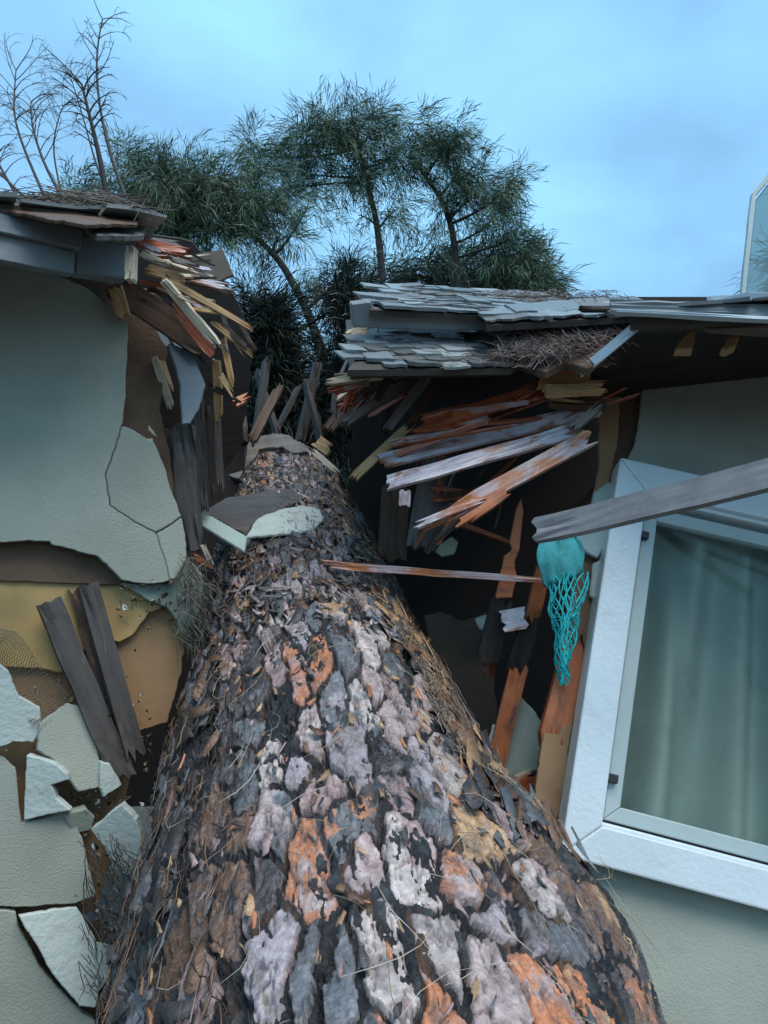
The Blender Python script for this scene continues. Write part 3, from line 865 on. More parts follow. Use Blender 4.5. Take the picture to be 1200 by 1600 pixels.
stick('broken_board', (240, 556), (268, 642), 11, 2.72, 2.76, .02, 'pale', 'pale upright splinter just right of the left wall top edge')
stick('broken_board', (283, 492), (296, 570), 9, 2.8, 2.84, .02, 'greywood', 'thin grey upright lath above the blue grey sheet')
stick('broken_board', (330, 500), (398, 556), 8, 2.62, 2.66, .01, 'tan', 'dull tan splinter hanging in the dark below the long yellow one')
stick('broken_board', (372, 500), (402, 552), 6, 2.62, 2.64, .01, 'brown', 'brown splinter at the right tip of the left debris')
stick('broken_board', (212, 640), (206, 560), 14, 2.76, 2.76, .02, 'red', 'red brown stub at the torn edge of the left wall')
stick('broken_board', (203, 652), (242, 690), 22, 2.70, 2.70, .03, 'pale', 'pale torn chip lodged at the top corner of cracked stucco', jag0=.04, jag1=.05)
stick('broken_board', (262, 668), (262, 750), 36, 2.78, 2.76, .03, 'brown', 'brown board stub behind the grey post', jag0=.05, jag1=.03)
post = stick('post', (288, 660), (292, 862), 36, 2.72, 2.68, .06, 'lath', 'dark grey upright post beside the cracked left wall', 'post', jag0=.03, jag1=.02)
for k, (a, b, w, lab) in enumerate((((308, 610), (318, 800), 15, 'dark rough upright board right against the grey post'), ((324, 630), (332, 780), 12, 'dark rough upright board in the middle of the three behind the post'), ((338, 640), (345, 770), 10, 'dark rough upright board nearest the trunk end'))):
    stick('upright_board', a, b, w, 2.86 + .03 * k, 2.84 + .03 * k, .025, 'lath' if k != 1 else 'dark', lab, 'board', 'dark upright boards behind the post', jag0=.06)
stick('broken_branch', (392, 690), (440, 598), 14, 3.2, 3.3, .03, 'brown', 'brown broken limb slanting up behind the trunk top', 'branch', None)
stick('broken_board', (366, 630), (392, 616), 14, 3.0, 3.05, .02, 'orange', 'small orange splinter in the dark above the trunk end')
stick('broken_board', (300, 868), (338, 890), 9, 2.62, 2.66, .01, 'orange', 'short orange splinter where the trunk meets the left wall')
stick('broken_board', (316, 850), (330, 884), 7, 2.60, 2.62, .01, 'pale', 'tiny pale splinter beside the trunk at the left wall', jag1=.04)
B1 = Plane(P(330, 430, 2.66), Vector((.3, -1, .25)))
slab('roofing_piece', [(298, 398), (348, 388), (352, 398), (366, 430), (332, 446), (302, 434)], B1, .012, M['deck'], None, 0, 2.5, 5, label='dark brown roofing scrap tipped against the sky', cat='roofing scrap')
B2 = Plane(P(300, 600, 2.66), Vector((.55, -1, .1)))
slab('sheet_piece', [(262, 536), (278, 540), (302, 552), (322, 602), (312, 640), (298, 662), (284, 664), (281, 600)], B2, .008, M['blue_sheet'], None, 0, 1.5, 6, label='blue grey torn sheet hanging beside the left wall', cat='torn sheet')
B3 = Plane(P(230, 560, 2.78), Vector((.1, -1, .0)))
slab('sheathing_scrap', [(200, 508), (232, 524), (262, 548), (252, 598), (228, 604), (203, 590)], B3, .012, M['brown_board'], None, 0, 3, 5, label='olive brown sheathing scrap behind the left wall top edge', cat='board scrap')
B4 = Plane(P(270, 530, 2.95), Vector((.2, -1, 0)))
slab('sheet_piece', [(236, 480), (282, 490), (284, 548), (248, 540)], B4, .01, M['blue_sheet'], None, 0, 2, 6, label='dark blue sheet deep behind the red board', cat='torn sheet')

# slabs on the trunk
TP = Plane(P(440, 812, 3.17), cfdir(.04, -.30, .95))
slab('stucco_slab', [(384, 838), (400, 812), (436, 796), (470, 789), (500, 797), (506, 808), (492, 824), (466, 832), (430, 834)], TP, .014, M['stucco_broken'], None, 0.012, 4.5, 5, label='pale stucco slab lying flat on top of the trunk', cat='stucco slab')
slab('stucco_wedge', [(308, 800), (330, 806), (386, 838), (381, 862), (345, 840), (316, 822)], Plane(P(345, 830, 2.84), Vector((-.1, -1, .5))), .02, M['stucco_pale'], None, .0, 1.2, 6, label='white edged stucco wedge jutting between trunk and grey post', cat='stucco slab')
slab('bark_slab', [(312, 802), (352, 778), (404, 770), (452, 764), (480, 776), (440, 795), (392, 822), (386, 838), (340, 812)], Plane(P(400, 798, 3.30), cfdir(-.05, -.33, .95)), .012, M['lath'], trunk, -.004, 7, 5)
for pts, dpt, nv in (([(356, 742), (362, 700), (380, 686), (410, 680), (440, 677), (470, 690), (482, 706), (462, 708), (440, 698), (404, 702), (390, 722), (372, 748)], 4.5, (-.2, -1, .5)), ([(456, 690), (482, 712), (505, 745), (494, 760), (474, 738), (452, 712)], 4.6, (.7, -.7, .6))):
    slab('bark_slab', pts, Plane(P(*pts[0], dpt), Vector(nv)), .03, M['greywood'], trunk, 0, 4, 4)
for k, (a, b, w, dd_) in enumerate((((398, 700), (420, 560), 10, 4.6), ((440, 690), (402, 575), 8, 4.8), ((470, 690), (500, 560), 12, 5.0), ((505, 690), (478, 590), 7, 4.7), ((430, 680), (470, 600), 7, 4.9), ((386, 690), (372, 600), 9, 4.4))):
    stick('broken_branch', a, b, w, dd_, dd_ + .2, .05, 'dark', ['dark broken limb leaning right above the left part of the trunk end', 'thin dark limb leaning left above the middle of the trunk end', 'thickest dark limb leaning right over the trunk end', 'thin dark limb leaning left at the right of the trunk end', 'short dark limb low over the trunk end', 'dark limb against the upright boards left of the trunk end'][k], 'branch', 'broken limbs over the trunk end', roll=30)

# ================================================================== HOUSE, RIGHT HALF
Mw = np.array([[0.97013456, -0.00468895, 0.24252207], [-0.08421705, 0.93110854, 0.35488643], [-0.22747842, -0.36471209, 0.90290568]])
wx, wn, wz = (cfdir(*Mw[:, k]) for k in range(3))
BL = P(870, 1335, 2.2)
RW = Plane(BL, wn)
right_house = empty('house', P(1400, 1900, 2.3), 'right half of the torn house with tilted white window and dark eave', 'house')
right_house.location.z = GROUND_Z
# stucco of the right wall: field above, strip below, each torn on the trunk side
wallR = slab('wall', [(1008, 470), (2600, 470), (2600, 1000), (1190, 800), (975, 748), (978, 722), (992, 690), (1000, 640), (1006, 590)], RW, .04, M['stucco'], right_house, -.03, 2.5)
slab('wall', [(868, 1290), (882, 1330), (1190, 1410), (2600, 1800), (2600, 2300), (900, 2300), (900, 1700), (1010, 1580), (985, 1470), (940, 1400), (870, 1350), (855, 1330)], RW, .04, M['stucco'], right_house, -.03, 3)
# exposed sheathing along the tear
slab('sheathing_board', [(944, 594), (1012, 560), (1012, 690), (990, 738), (968, 796), (924, 792), (930, 760), (942, 720), (952, 684), (948, 640)], RW, .03, M['torn_brown'], right_house, -.075, 4, 5)
slab('sheathing_board', [(934, 640), (952, 596), (972, 598), (966, 690), (956, 740), (944, 790), (924, 790), (936, 730)], RW, .012, M['brown_board'], right_house, -.060, 4, 5)
slab('stucco_piece', [(928, 768), (950, 752), (970, 760), (966, 800), (936, 806), (922, 792)], RW, .02, M['stucco_pale'], right_house, -.04, 3, 4)
slab('stucco_piece', [(888, 838), (948, 812), (952, 846), (934, 872), (918, 864), (906, 850)], RW, .02, M['stucco_pale'], right_house, -.02, 2, 5)
slab('stucco_piece', [(926, 880), (942, 872), (938, 912), (930, 936), (922, 930)], RW, .02, M['stucco_broken'], right_house, -.03, 2, 4)
slab('stucco_piece', [(858, 1296), (874, 1280), (878, 1310), (868, 1336), (856, 1332)], RW, .02, M['stucco_pale'], right_house, -.03, 2, 4)
st_ = plank('wall_stud', RW.hit(862, 1168, -.07), RW.hit(908, 980, -.07), .085, .05, M['orange'], right_house, jag0=.04, jag1=.02, normal=RW.n, label='bright orange wall stud beside the window')
plank('wall_stud', RW.hit(899, 1008, -.055), RW.hit(928, 850, -.055), .085, .03, M['torn_brown'], right_house, jag0=.05, jag1=.02, normal=RW.n)
slab('sheathing_board', [(850, 1145), (872, 1148), (896, 1120), (880, 1240), (866, 1310), (832, 1300), (838, 1220)], RW, .03, M['brown_board'], right_house, -.065, 4, 5)
slab('sheathing_board', [(880, 1080), (935, 860), (1000, 800), (960, 1100), (890, 1330), (862, 1330)], RW, .02, M['torn_brown'], right_house, -.10, 3, 5)

# window: frame in its own local space (x right, y up, z out of the wall)
Mwin = Matrix((wx, wz, wx.cross(wz))).transposed().to_4x4()
if Mwin.col[2].to_3d().dot(RW.n) < 0: Mwin = Matrix((wx, wz, -wn)).transposed().to_4x4()
Mwin.translation = BL
WH, WWD = 1.275, 1.5
win = empty('window', BL, None, None)
win.matrix_world = Mwin
win.parent = right_house; win.matrix_parent_inverse = wm(right_house).inverted()
def bar(name, x0, x1, y0, y1, z0, z1, mat, mitre=None, parent=None, bev=.006):
    """bar in window space; mitre = which way the ends are cut"""
    if mitre == 'h0': pts = [(x0, y0), (x1, y0), (x1 - (y1 - y0), y1), (x0 + (y1 - y0), y1)]
    elif mitre == 'h1': pts = [(x0 + (y1 - y0), y0), (x1 - (y1 - y0), y0), (x1, y1), (x0, y1)]
    elif mitre == 'v0': pts = [(x0, y0), (x1, y0 + (x1 - x0)), (x1, y1 - (x1 - x0)), (x0, y1)]
    elif mitre == 'v1': pts = [(x0, y0 + (x1 - x0)), (x1, y0), (x1, y1), (x0, y1 - (x1 - x0))]
    else: pts = [(x0, y0), (x1, y0), (x1, y1), (x0, y1)]
    V = [(x, y, z1) for x, y in pts] + [(x, y, z0) for x, y in pts]
    F = [[0, 1, 2, 3], [7, 6, 5, 4]] + [[i, i + 4, (i + 1) % 4 + 4, (i + 1) % 4] for i in range(4)]
    me = mesh(name, V, F)
    bm = bmesh.new(); bm.from_mesh(me); bmesh.ops.recalc_face_normals(bm, faces=bm.faces); bm.to_mesh(me); bm.free()
    o = link(name, me, mat, parent or win, Mwin)
    md = o.modifiers.new('edge', 'BEVEL'); md.width = bev; md.segments = 2
    return o
fw = .105
bar('frame', 0, WWD, 0, fw, -.06, .045, M['white_frame'], 'h0')
bar('frame', 0, WWD, WH - fw, WH, -.06, .045, M['white_frame'], 'h1')
bar('frame', 0, fw, .0005, WH - .0005, -.06, .044, M['white_frame'], 'v0')
bar('frame', WWD - fw, WWD, .0005, WH - .0005, -.06, .044, M['white_frame'], 'v1')
bar('frame_lip', fw - .012, WWD - fw, fw - .006, fw + .012, -.05, .02, M['white_frame'])
bar('frame_lip', fw - .012, WWD - fw, WH - fw - .012, WH - fw + .004, -.05, .02, M['white_frame'])
sw_ = .045
x0, x1, y0, y1 = fw + .012, WWD - fw - .012, fw + .02, WH - fw - .03
bar('sash', x0, x1, y0, y0 + sw_, -.05, -.005, M['sash'], 'h0', bev=.004)
bar('sash', x0, x1, y1 - sw_, y1, -.05, -.005, M['sash'], 'h1', bev=.004)
bar('sash', x0, x0 + sw_, y0 + .0004, y1 - .0004, -.05, -.0055, M['sash'], 'v0', bev=.004)
bar('sash', x1 - sw_, x1, y0 + .0004, y1 - .0004, -.05, -.0055, M['sash'], 'v1', bev=.004)
bar('pane', x0 + sw_ - .006, x1 - sw_ + .006, y0 + sw_ - .006, y1 - sw_ + .006, -.034, -.028, M['glass'], bev=0)
bar('gasket', fw - .002, fw + .012, fw + .01, WH - fw - .01, -.055, -.02, M['black'], bev=.001)
bar('gasket', fw + .012, WWD - fw, fw + .0125, fw + .0195, -.055, -.02, M['black'], bev=.001)
bar('latch', fw + .004, fw + .034, .23, .255, -.005, .02, M['black'], bev=.002)
bar('latch', fw + .002, fw + .030, WH - .26, WH - .236, -.005, .02, M['black'], bev=.002)
# curtain hanging behind the pane
V = []; F = []
nx, ny = 150, 14
g = random.Random(2)
for j in range(ny + 1):
    y = y0 - .1 + (y1 - y0 + .2) * j / ny
    for i in range(nx + 1):
        x = x0 - .03 + (x1 - x0 + .06) * i / nx
        xs = x + (1 - j / ny) * .05 * math.sin(x * 7)
        f_ = 1.0 - .55 * (j / ny)
        z = -.16 + .055 * math.sin(xs * 42 + 1.4 * math.sin(xs * 9)) * (.6 + .4 * f_) + .03 * math.sin(xs * 19 + .8 + (1 - j / ny)) - .05 * math.exp(-((xs - .42 + .14 * (j / ny)) / .035) ** 2)
        V.append((x, y, z))
for j in range(ny):
    for i in range(nx): F.append([j * (nx + 1) + i, j * (nx + 1) + i + 1, (j + 1) * (nx + 1) + i + 1, (j + 1) * (nx + 1) + i])
cu = link('curtain', mesh('curtain', V, F), M['curtain'], None, Mwin, True)
md = cu.modifiers.new('thick', 'SOLIDIFY'); md.thickness = .003
tag(cu, 'grey green curtain hanging in folds behind the tilted window', 'curtain')

# right roof: deck, fascia, soffit gap
E0r = P(985, 488, 2.25); E1r = P(1200, 476, 2.1); E1r = E0r + (E1r - E0r) * 5
dkR = roof_thing(right_house, E0r, E1r, Vector((.05, 1, .34)), 3.8, rows=5, th=.05)
def fascia_strip(name, a, b, w, t, mat, off, **k):
    return plank(name, a, b, w, t, mat, right_house, normal=(0, -1, .1), **k)
fa0, fa1 = P(948, 477, 2.22), P(1210, 484, 2.07)
fascia_strip('fascia_board', fa0, fa0 + (fa1 - fa0) * 4, .036, .03, M['fascia'], 0, jag0=.02)
fb0, fb1 = P(950, 484, 2.18), P(1210, 496, 2.03)
fascia_strip('drip_edge', fb0, fb0 + (fb1 - fb0) * 4, .010, .02, M['metal'], 0, jag0=.03)
fc0, fc1 = P(1060, 500, 2.24), P(1210, 512, 2.1)
fascia_strip('trim_board', fc0, fc0 + (fc1 - fc0) * 4, .04, .02, M['brown'], 0, jag0=.2)
fd0, fd1 = P(905, 481, 2.28), P(990, 481, 2.26)
fascia_strip('drip_edge', fd0, fd1, .012, .02, M['dark'], 0, jag0=.02)
fe0, fe1 = P(1104, 467, 2.6), P(1215, 456, 2.5)
plank('ridge_trim', fe0, fe0 + (fe1 - fe0) * 3, .022, .05, M['metal'], right_house, normal=(0, -.5, 1), jag0=.1)
# rafter tails whose pale ends show under the soffit
for pts in ([(1054, 546), (1062, 532), (1076, 518), (1087, 514), (1086, 532), (1082, 546)], [(1126, 544), (1136, 530), (1150, 520), (1156, 526), (1150, 540), (1138, 546)], [(1205, 540), (1215, 526), (1228, 520), (1226, 540)]):
    slab('rafter_tail', pts, Plane(P(*pts[0], 2.34), Vector((-.2, -1, .25))), .04, M['tan'], right_house, 0, 2, 4)
# soffit edge board and closing gusset of the torn gable end
slab('soffit', [(920, 584), (960, 536), (1014, 492), (2200, 520), (2200, 640), (1006, 640), (940, 620)], plane3(P(920, 584, 2.62), P(1014, 492, 2.32), P(1200, 575, 2.75)), .02, M['dark'], right_house, .0, 2)
pxplank('flashing', (903, 584), (1012, 492), 16, 2.38, 2.26, .006, M['metal'], parent=right_house, normal=(-.7, -1, .5), jag0=.02, jag1=.02, roll=20)
# rooms behind: back wall, partition
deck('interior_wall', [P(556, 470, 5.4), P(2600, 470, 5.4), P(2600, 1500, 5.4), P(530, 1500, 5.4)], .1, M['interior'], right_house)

# fallen board across the window
pxplank('fallen_board', (830, 829), (1215, 735), 38, 2.06, 1.80, .035, M['board_grey'], w1px=48, roll=-12, jag0=.02, label='long grey board fallen across the top of the window', cat='board')

# loose timber ends under the right eave
def rstick(name, a, b, w, d0, d1, t, mat, label, **k):
    k['roll'] = 0
    return stick(name, a, b, w, d0, d1, t, mat, label, grp='splintered boards under the right eave', normal=(0, -1, .4), **k)
rstick('broken_board', (640, 668), (868, 602), 25, 2.62, 2.58, .016, 'red', 'dark red splintered board, highest of the fanned boards', jag0=.09, roll=20)
rstick('broken_board', (608, 694), (766, 652), 13, 2.60, 2.60, .012, 'painted_o', 'thin whitish lath between the dark red board and broad white one', jag0=.05)
rstick('broken_board', (590, 721), (937, 636), 26, 2.60, 2.64, .014, 'painted', 'broad white painted board second from the bottom of the fan, frayed left end', jag0=.05, roll=18)
rstick('broken_board', (597, 756), (897, 672), 25, 2.48, 2.54, .014, 'painted', 'broad white painted board third down the fan, with clean jagged left tip', jag0=.04, roll=15)
rstick('broken_board', (688, 808), (928, 678), 28, 2.44, 2.5, .016, 'painted_o', 'lavender and orange board, lowest and steepest of the fan', jag0=.16, roll=15)
rstick('broken_board', (644, 822), (764, 776), 12, 2.42, 2.44, .014, 'painted', 'thin white sliver splitting from the lowest fanned board', jag0=.06)
rstick('broken_board', (704, 826), (796, 768), 15, 2.40, 2.43, .014, 'orange', 'orange split below the lowest fanned board', jag0=.1)
rstick('broken_board', (893, 668), (940, 630), 13, 2.5, 2.54, .02, 'greywood', 'short grey stick at the right end of the fanned boards')
rstick('broken_board', (870, 694), (925, 672), 18, 2.56, 2.6, .02, 'tan', 'pale tan board butt tucked under right end of the fan')
rstick('broken_board', (850, 577), (918, 566), 18, 2.5, 2.54, .03, 'orange', 'orange timber end, topmost of the stack under the flashing', jag0=.03)
rstick('broken_board', (834, 596), (922, 584), 15, 2.48, 2.54, .03, 'tan', 'tan timber end in the middle of the stack under the flashing', jag0=.05)
rstick('broken_board', (852, 607), (945, 603), 15, 2.46, 2.52, .03, 'tan', 'yellowish timber end, lowest of the stack under the flashing', jag0=.02)
rstick('broken_board', (800, 622), (850, 592), 16, 2.56, 2.56, .02, 'red', 'frayed red brown stub left of the timber stack', jag0=.05)
rstick('broken_board', (874, 562), (918, 552), 10, 2.54, 2.56, .02, 'pale', 'small pale chip above the timber stack', jag0=.03)
rstick('broken_board', (856, 622), (950, 626), 22, 2.6, 2.62, .03, 'brown', 'dark brown timber below the timber stack')
# sticks in the middle
ms = dict(grp='loose sticks under the collapsed roof')
stick('broken_stick', (536, 662), (641, 592), 13, 2.6, 2.75, .03, 'greywood', 'grey brown stick slanting up to the collapsed shingles, nearest the gap', **ms)
stick('broken_stick', (548, 749), (644, 660), 14, 2.58, 2.7, .025, 'tan', 'long tan stick whose lower end nears the trunk', jag0=.03, grp=ms['grp'])
stick('broken_stick', (640, 664), (680, 600), 14, 2.7, 2.78, .02, 'brown', 'brown stick continuing above the long tan stick', **ms)
stick('broken_stick', (604, 672), (670, 586), 14, 2.66, 2.72, .03, 'greywood', 'pale grey stick standing steepest under the shingles', jag1=.01, grp=ms['grp'])
stick('broken_stick', (510, 672), (572, 600), 18, 2.85, 2.9, .03, 'brown', 'dark brown stick at the left end of the collapsed roof', **ms)
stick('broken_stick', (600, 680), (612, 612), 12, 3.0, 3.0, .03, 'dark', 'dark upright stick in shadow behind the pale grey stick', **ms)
stick('broken_stick', (508, 594), (602, 584), 15, 2.56, 2.6, .02, 'pale', 'pale frayed splinter sticking out left under the lower shingles', jag0=.08, grp=ms['grp'])
stick('broken_stick', (512, 612), (578, 594), 12, 2.58, 2.6, .02, 'red', 'reddish frayed splinter just below the pale one under the shingles', jag0=.08, grp=ms['grp'])
stick('broken_stick', (540, 526), (590, 512), 20, 2.72, 2.75, .02, 'pale', 'pale torn board end between the two shingle layers', jag0=.06, grp=ms['grp'])
stick('broken_stick', (486, 702), (530, 738), 9, 2.9, 2.85, .012, 'pale', 'short pale stick beside the far end of the trunk', **ms)
stick('broken_stick', (490, 686), (516, 704), 20, 2.95, 2.9, .012, 'tan', 'yellow splintered chip at the far end of the trunk', jag0=.03, jag1=.04, grp=ms['grp'])
stick('broken_stick', (632, 792), (634, 764), 18, 2.46, 2.46, .012, 'painted', 'small white chip hanging below the fanned boards', jag0=.01, jag1=.01, grp=ms['grp'])
stick('broken_post', (655, 862), (688, 690), 44, 2.95, 3.0, .05, 'greywood', 'grey brown post standing behind the fanned boards', 'post', 'posts inside the torn right half')
stick('broken_post', (612, 880), (620, 755), 44, 3.15, 3.15, .05, 'brown', 'dark brown post just right of the trunk inside the house', 'post', 'posts inside the torn right half')
stick('broken_board', (668, 868), (716, 770), 18, 2.9, 2.95, .02, 'brown', 'brown lath leaning against the grey brown post', grp='posts inside the torn right half')
slab('plaster_scrap', [(688, 850), (706, 838), (716, 846), (708, 866), (690, 870), (680, 862)], Plane(P(700, 850, 2.85), Vector((-.3, -1, .1))), .012, M['plaster'], None, 0, 2, 4, label='small grey plaster scrap right of the grey brown post', cat='plaster scrap')
stick('long_splinter', (498, 881), (862, 908), 13, 2.60, 2.52, .014, 'painted_o', 'long thin pinkish splinter lying level from the trunk across the dark room', 'splinter', None, jag0=.12, jag1=.03, w1px=9)

# posts and boards inside the right half
ins = 'orange studs inside the torn right half'
OP = Plane(P(790, 900, 2.62), Vector((-.1, -1, 0)))
slab('broken_stud', [(774, 936), (782, 892), (788, 868), (800, 858), (796, 846), (806, 796), (815, 778), (818, 800), (812, 858), (804, 878), (808, 900), (800, 934)], OP, .03, M['orange'], None, 0, 2, 6, label='pointed orange stud shard rising in the dark room', cat='stud', group=ins)
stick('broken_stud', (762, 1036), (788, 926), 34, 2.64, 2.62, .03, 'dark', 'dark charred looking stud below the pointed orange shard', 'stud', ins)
stick('broken_stud', (764, 1060), (772, 960), 18, 2.72, 2.72, .03, 'red', 'dull red stud behind the dark stud', 'stud', ins)
stick('broken_stud', (830, 975), (852, 878), 22, 2.60, 2.58, .03, 'orange', 'short orange stud left of the turquoise bag', 'stud', ins)
stick('broken_stud', (806, 1050), (832, 962), 30, 2.62, 2.6, .03, 'dark', 'dark stud under the short orange one', 'stud', ins)
stick('broken_stud', (773, 1202), (814, 1034), 27, 2.52, 2.56, .03, 'orange', 'orange lath standing beside the greenish plaster sheet', 'stud', ins, jag0=.04)
stick('wood_block', (782, 972), (826, 964), 34, 2.58, 2.58, .03, 'painted', 'whitish wood block nailed across the dark stud', 'wood block', None, jag0=.02, jag1=.02)
slab('plaster_scrap', [(784, 1216), (776, 1170), (792, 1120), (814, 1088), (836, 1112), (852, 1138), (848, 1196), (806, 1222)], Plane(P(815, 1150, 2.56), Vector((-.35, -1, .2))), .012, M['plaster'], None, 0, 2, 6, label='greenish plaster sheet standing between orange lath and window stud', cat='plaster sheet')
slab('plaster_scrap', [(762, 1160), (770, 1130), (784, 1140), (776, 1175), (766, 1180)], Plane(P(770, 1150, 2.58), Vector((-.2, -1, .2))), .012, M['stucco_broken'], None, 0, 3, 4, label='small pale plaster crumb left of the orange lath', cat='plaster scrap')
stick('broken_board', (800, 1244), (842, 1214), 24, 2.44, 2.5, .02, 'red', 'red brown board scrap at the foot of the plaster sheet', grp='board scraps inside the right half')
stick('broken_board', (784, 1232), (840, 1206), 16, 2.47, 2.52, .015, 'pale', 'pale edge of board under the plaster sheet', grp='board scraps inside the right half')
slab('wallboard', [(662, 962), (690, 956), (722, 970), (748, 962), (768, 954), (778, 1150), (760, 1190), (700, 1110), (670, 1010)], Plane(P(720, 1050, 3.0), Vector((.0, -1, .05))), .02, M['gypsum_dark'], None, 0, 4, 5, label='dirty brown wallboard standing behind the trunk', cat='wallboard')
slab('plaster_scrap', [(742, 966), (772, 956), (776, 976), (750, 984)], Plane(P(756, 970, 2.9), Vector((0, -1, .2))), .01, M['stucco_broken'], None, 0, 2, 4, label='pale plaster crumb on the top edge of the wallboard', cat='plaster scrap')
slab('board_panel', [(812, 1180), (850, 1240), (866, 1320), (820, 1330), (790, 1290), (786, 1240)], Plane(P(820, 1260, 2.6), Vector((-.2, -1, .1))), .015, M['gypsum_dark'], None, 0, 4, 5, label='dark crumbling board low between the trunk and window stud', cat='board scrap')

# loose small splinters wedged all over the two torn edges
g = random.Random(21)
used = set()
def splinters(n, box, d, ang, lens, mats, label, grp):
    for k in range(n):
        u, v = g.uniform(box[0], box[2]), g.uniform(box[1], box[3])
        a = math.radians(g.gauss(*ang)); Ln = g.uniform(*lens)
        w = g.uniform(4, 11)
        dd = g.uniform(*d)
        mk = g.choice(mats); flip = abs(math.sin(a))
        tone = {'pale': 'pale', 'red': 'red brown', 'tan': 'tan', 'brown': 'dark brown', 'greywood': 'grey', 'painted': 'whitish painted', 'painted_o': 'paint flecked', 'dark': 'blackish', 'orange': 'orange'}[mk]
        pose = 'level' if flip < .3 else 'slanting' if flip < .8 else 'upright'
        size = 'long' if Ln > (lens[0] + lens[1]) / 2 else 'short'
        zone = (('at the near left side' if u < (box[0] + box[2]) / 2 else 'at the right side'), ('high' if v < (box[1] + box[3]) / 2 else 'low'))
        full_label = f'{size} {tone} splinter lying {pose} {zone[1]} {label}, {zone[0].replace("near ", "")}'
        if full_label in used: continue
        used.add(full_label)
        pxplank('splinter', (u, v), (u + Ln * math.cos(a), v - Ln * math.sin(a)), w, dd, dd + g.uniform(-.06, .06), g.uniform(.006, .016), M[mk], w1px=w * g.uniform(.3, .9), jag0=.03, jag1=.06, strips=4, roll=g.uniform(-35, 35), normal=(0, -1, g.uniform(0, .6)), label=full_label, cat='splinter', group=grp)
splinters(28, (205, 378, 300, 480), (2.42, 2.7), (-22, 14), (30, 85), ['pale', 'red', 'tan', 'brown', 'greywood', 'painted', 'dark', 'orange'], 'under the left eave', 'small splinters under the left eave')
splinters(20, (250, 480, 370, 600), (2.6, 2.85), (-60, 16), (25, 80), ['brown', 'dark', 'greywood', 'tan', 'red', 'dark'], 'beside the left wall', 'small splinters beside the left wall')
splinters(26, (505, 580, 590, 660), (2.6, 2.85), (38, 22), (30, 75), ['brown', 'greywood', 'tan', 'pale', 'red', 'dark'], 'under the collapsed shingles', 'small splinters under the collapsed shingles')
splinters(26, (820, 562, 915, 625), (2.5, 2.62), (12, 12), (25, 70), ['orange', 'red', 'tan', 'pale', 'brown', 'orange'], 'in the timber stack', 'small splinters in the timber stack')
splinters(14, (640, 620, 860, 720), (2.68, 2.9), (18, 10), (60, 150), ['red', 'dark', 'brown', 'orange', 'brown'], 'behind the fanned boards', 'splinters behind the fanned boards')
splinters(12, (630, 700, 880, 850), (2.85, 3.1), (65, 18), (50, 120), ['dark', 'brown', 'greywood', 'brown', 'red'], 'in the dark room', 'splinters in the dark room')
splinters(14, (600, 640, 820, 720), (2.56, 2.7), (15, 5), (110, 230), ['red', 'red', 'orange', 'brown', 'red', 'painted_o'], 'among the fanned boards', 'splinters among the fanned boards')
splinters(10, (640, 760, 760, 860), (2.7, 2.95), (40, 25), (50, 120), ['red', 'orange', 'brown', 'greywood'], 'below the fanned boards', 'splinters below the fanned boards')
# torn fibres between the left wall and the trunk
acc = Acc()
for _ in range(190):
    t = g.random(); u = 128 + 70 * t + g.gauss(0, 12); v = 1300 + 260 * g.random()
    d = 2.30 + g.uniform(-.06, .1); Ln = g.uniform(20, 90); a = math.radians(g.gauss(-58, 16))
    p = [np.array(P(u + Ln * q * math.cos(a) + g.gauss(0, 3), v - Ln * q * math.sin(a), d + g.gauss(0, .012))) for q in (0, .35, .7, 1)]
    acc.add(*tube_np(p, np.array([.0012, .0016, .0014, .0006]), 3), np.array(g.choice([(.05, .045, .04), (.09, .07, .05), (.03, .03, .03), (.16, .13, .1), (.12, .13, .12)])))
for _ in range(260):
    u = 300 + g.gauss(0, 14); v = g.uniform(860, 1010); d = 2.60 + g.uniform(-.05, .05); Ln = g.uniform(12, 45); a = math.radians(g.gauss(-60, 30))
    p = [np.array(P(u + Ln * q * math.cos(a), v - Ln * q * math.sin(a), d + g.gauss(0, .01))) for q in (0, .5, 1)]
    acc.add(*tube_np(p, np.array([.001, .0016, .0006]), 3), np.array(g.choice([(.2, .22, .18), (.1, .09, .07), (.26, .22, .15), (.05, .045, .04)])))
tag(acc.build('torn_fibres', M['straw']), 'dark torn fibres hanging between the left wall and the trunk', 'torn fibres', None, 'stuff')
# crumbs of render along the breaks
acc = Acc()
for _ in range(520):
    u, v = g.choice([(g.uniform(0, 240), 1160 + g.gauss(0, 60)), (g.uniform(100, 200), g.uniform(1230, 1420)), (g.uniform(180, 300), 930 + g.gauss(0, 22)), (g.uniform(150, 185), g.uniform(1420, 1600))])
    c = np.array(LW.hit(u, v, g.uniform(-.06, -.0))); r = g.uniform(.002, .009)
    V_ = c + np.array([[g.gauss(0, 1) for _ in range(3)] for _ in range(6)]) * r * .8
    acc.add(V_, [[0, 1, 2, 3], [1, 4, 5, 2], [0, 3, 5, 4], [4, 1, 0, 5]], np.array(g.choice([(.4, .45, .42), (.25, .27, .24), (.3, .22, .12), (.12, .1, .08)])))
tag(acc.build('stucco_crumbs', M['straw']), 'crumbs of broken stucco caught along the torn left wall', 'stucco crumbs', None, 'stuff')

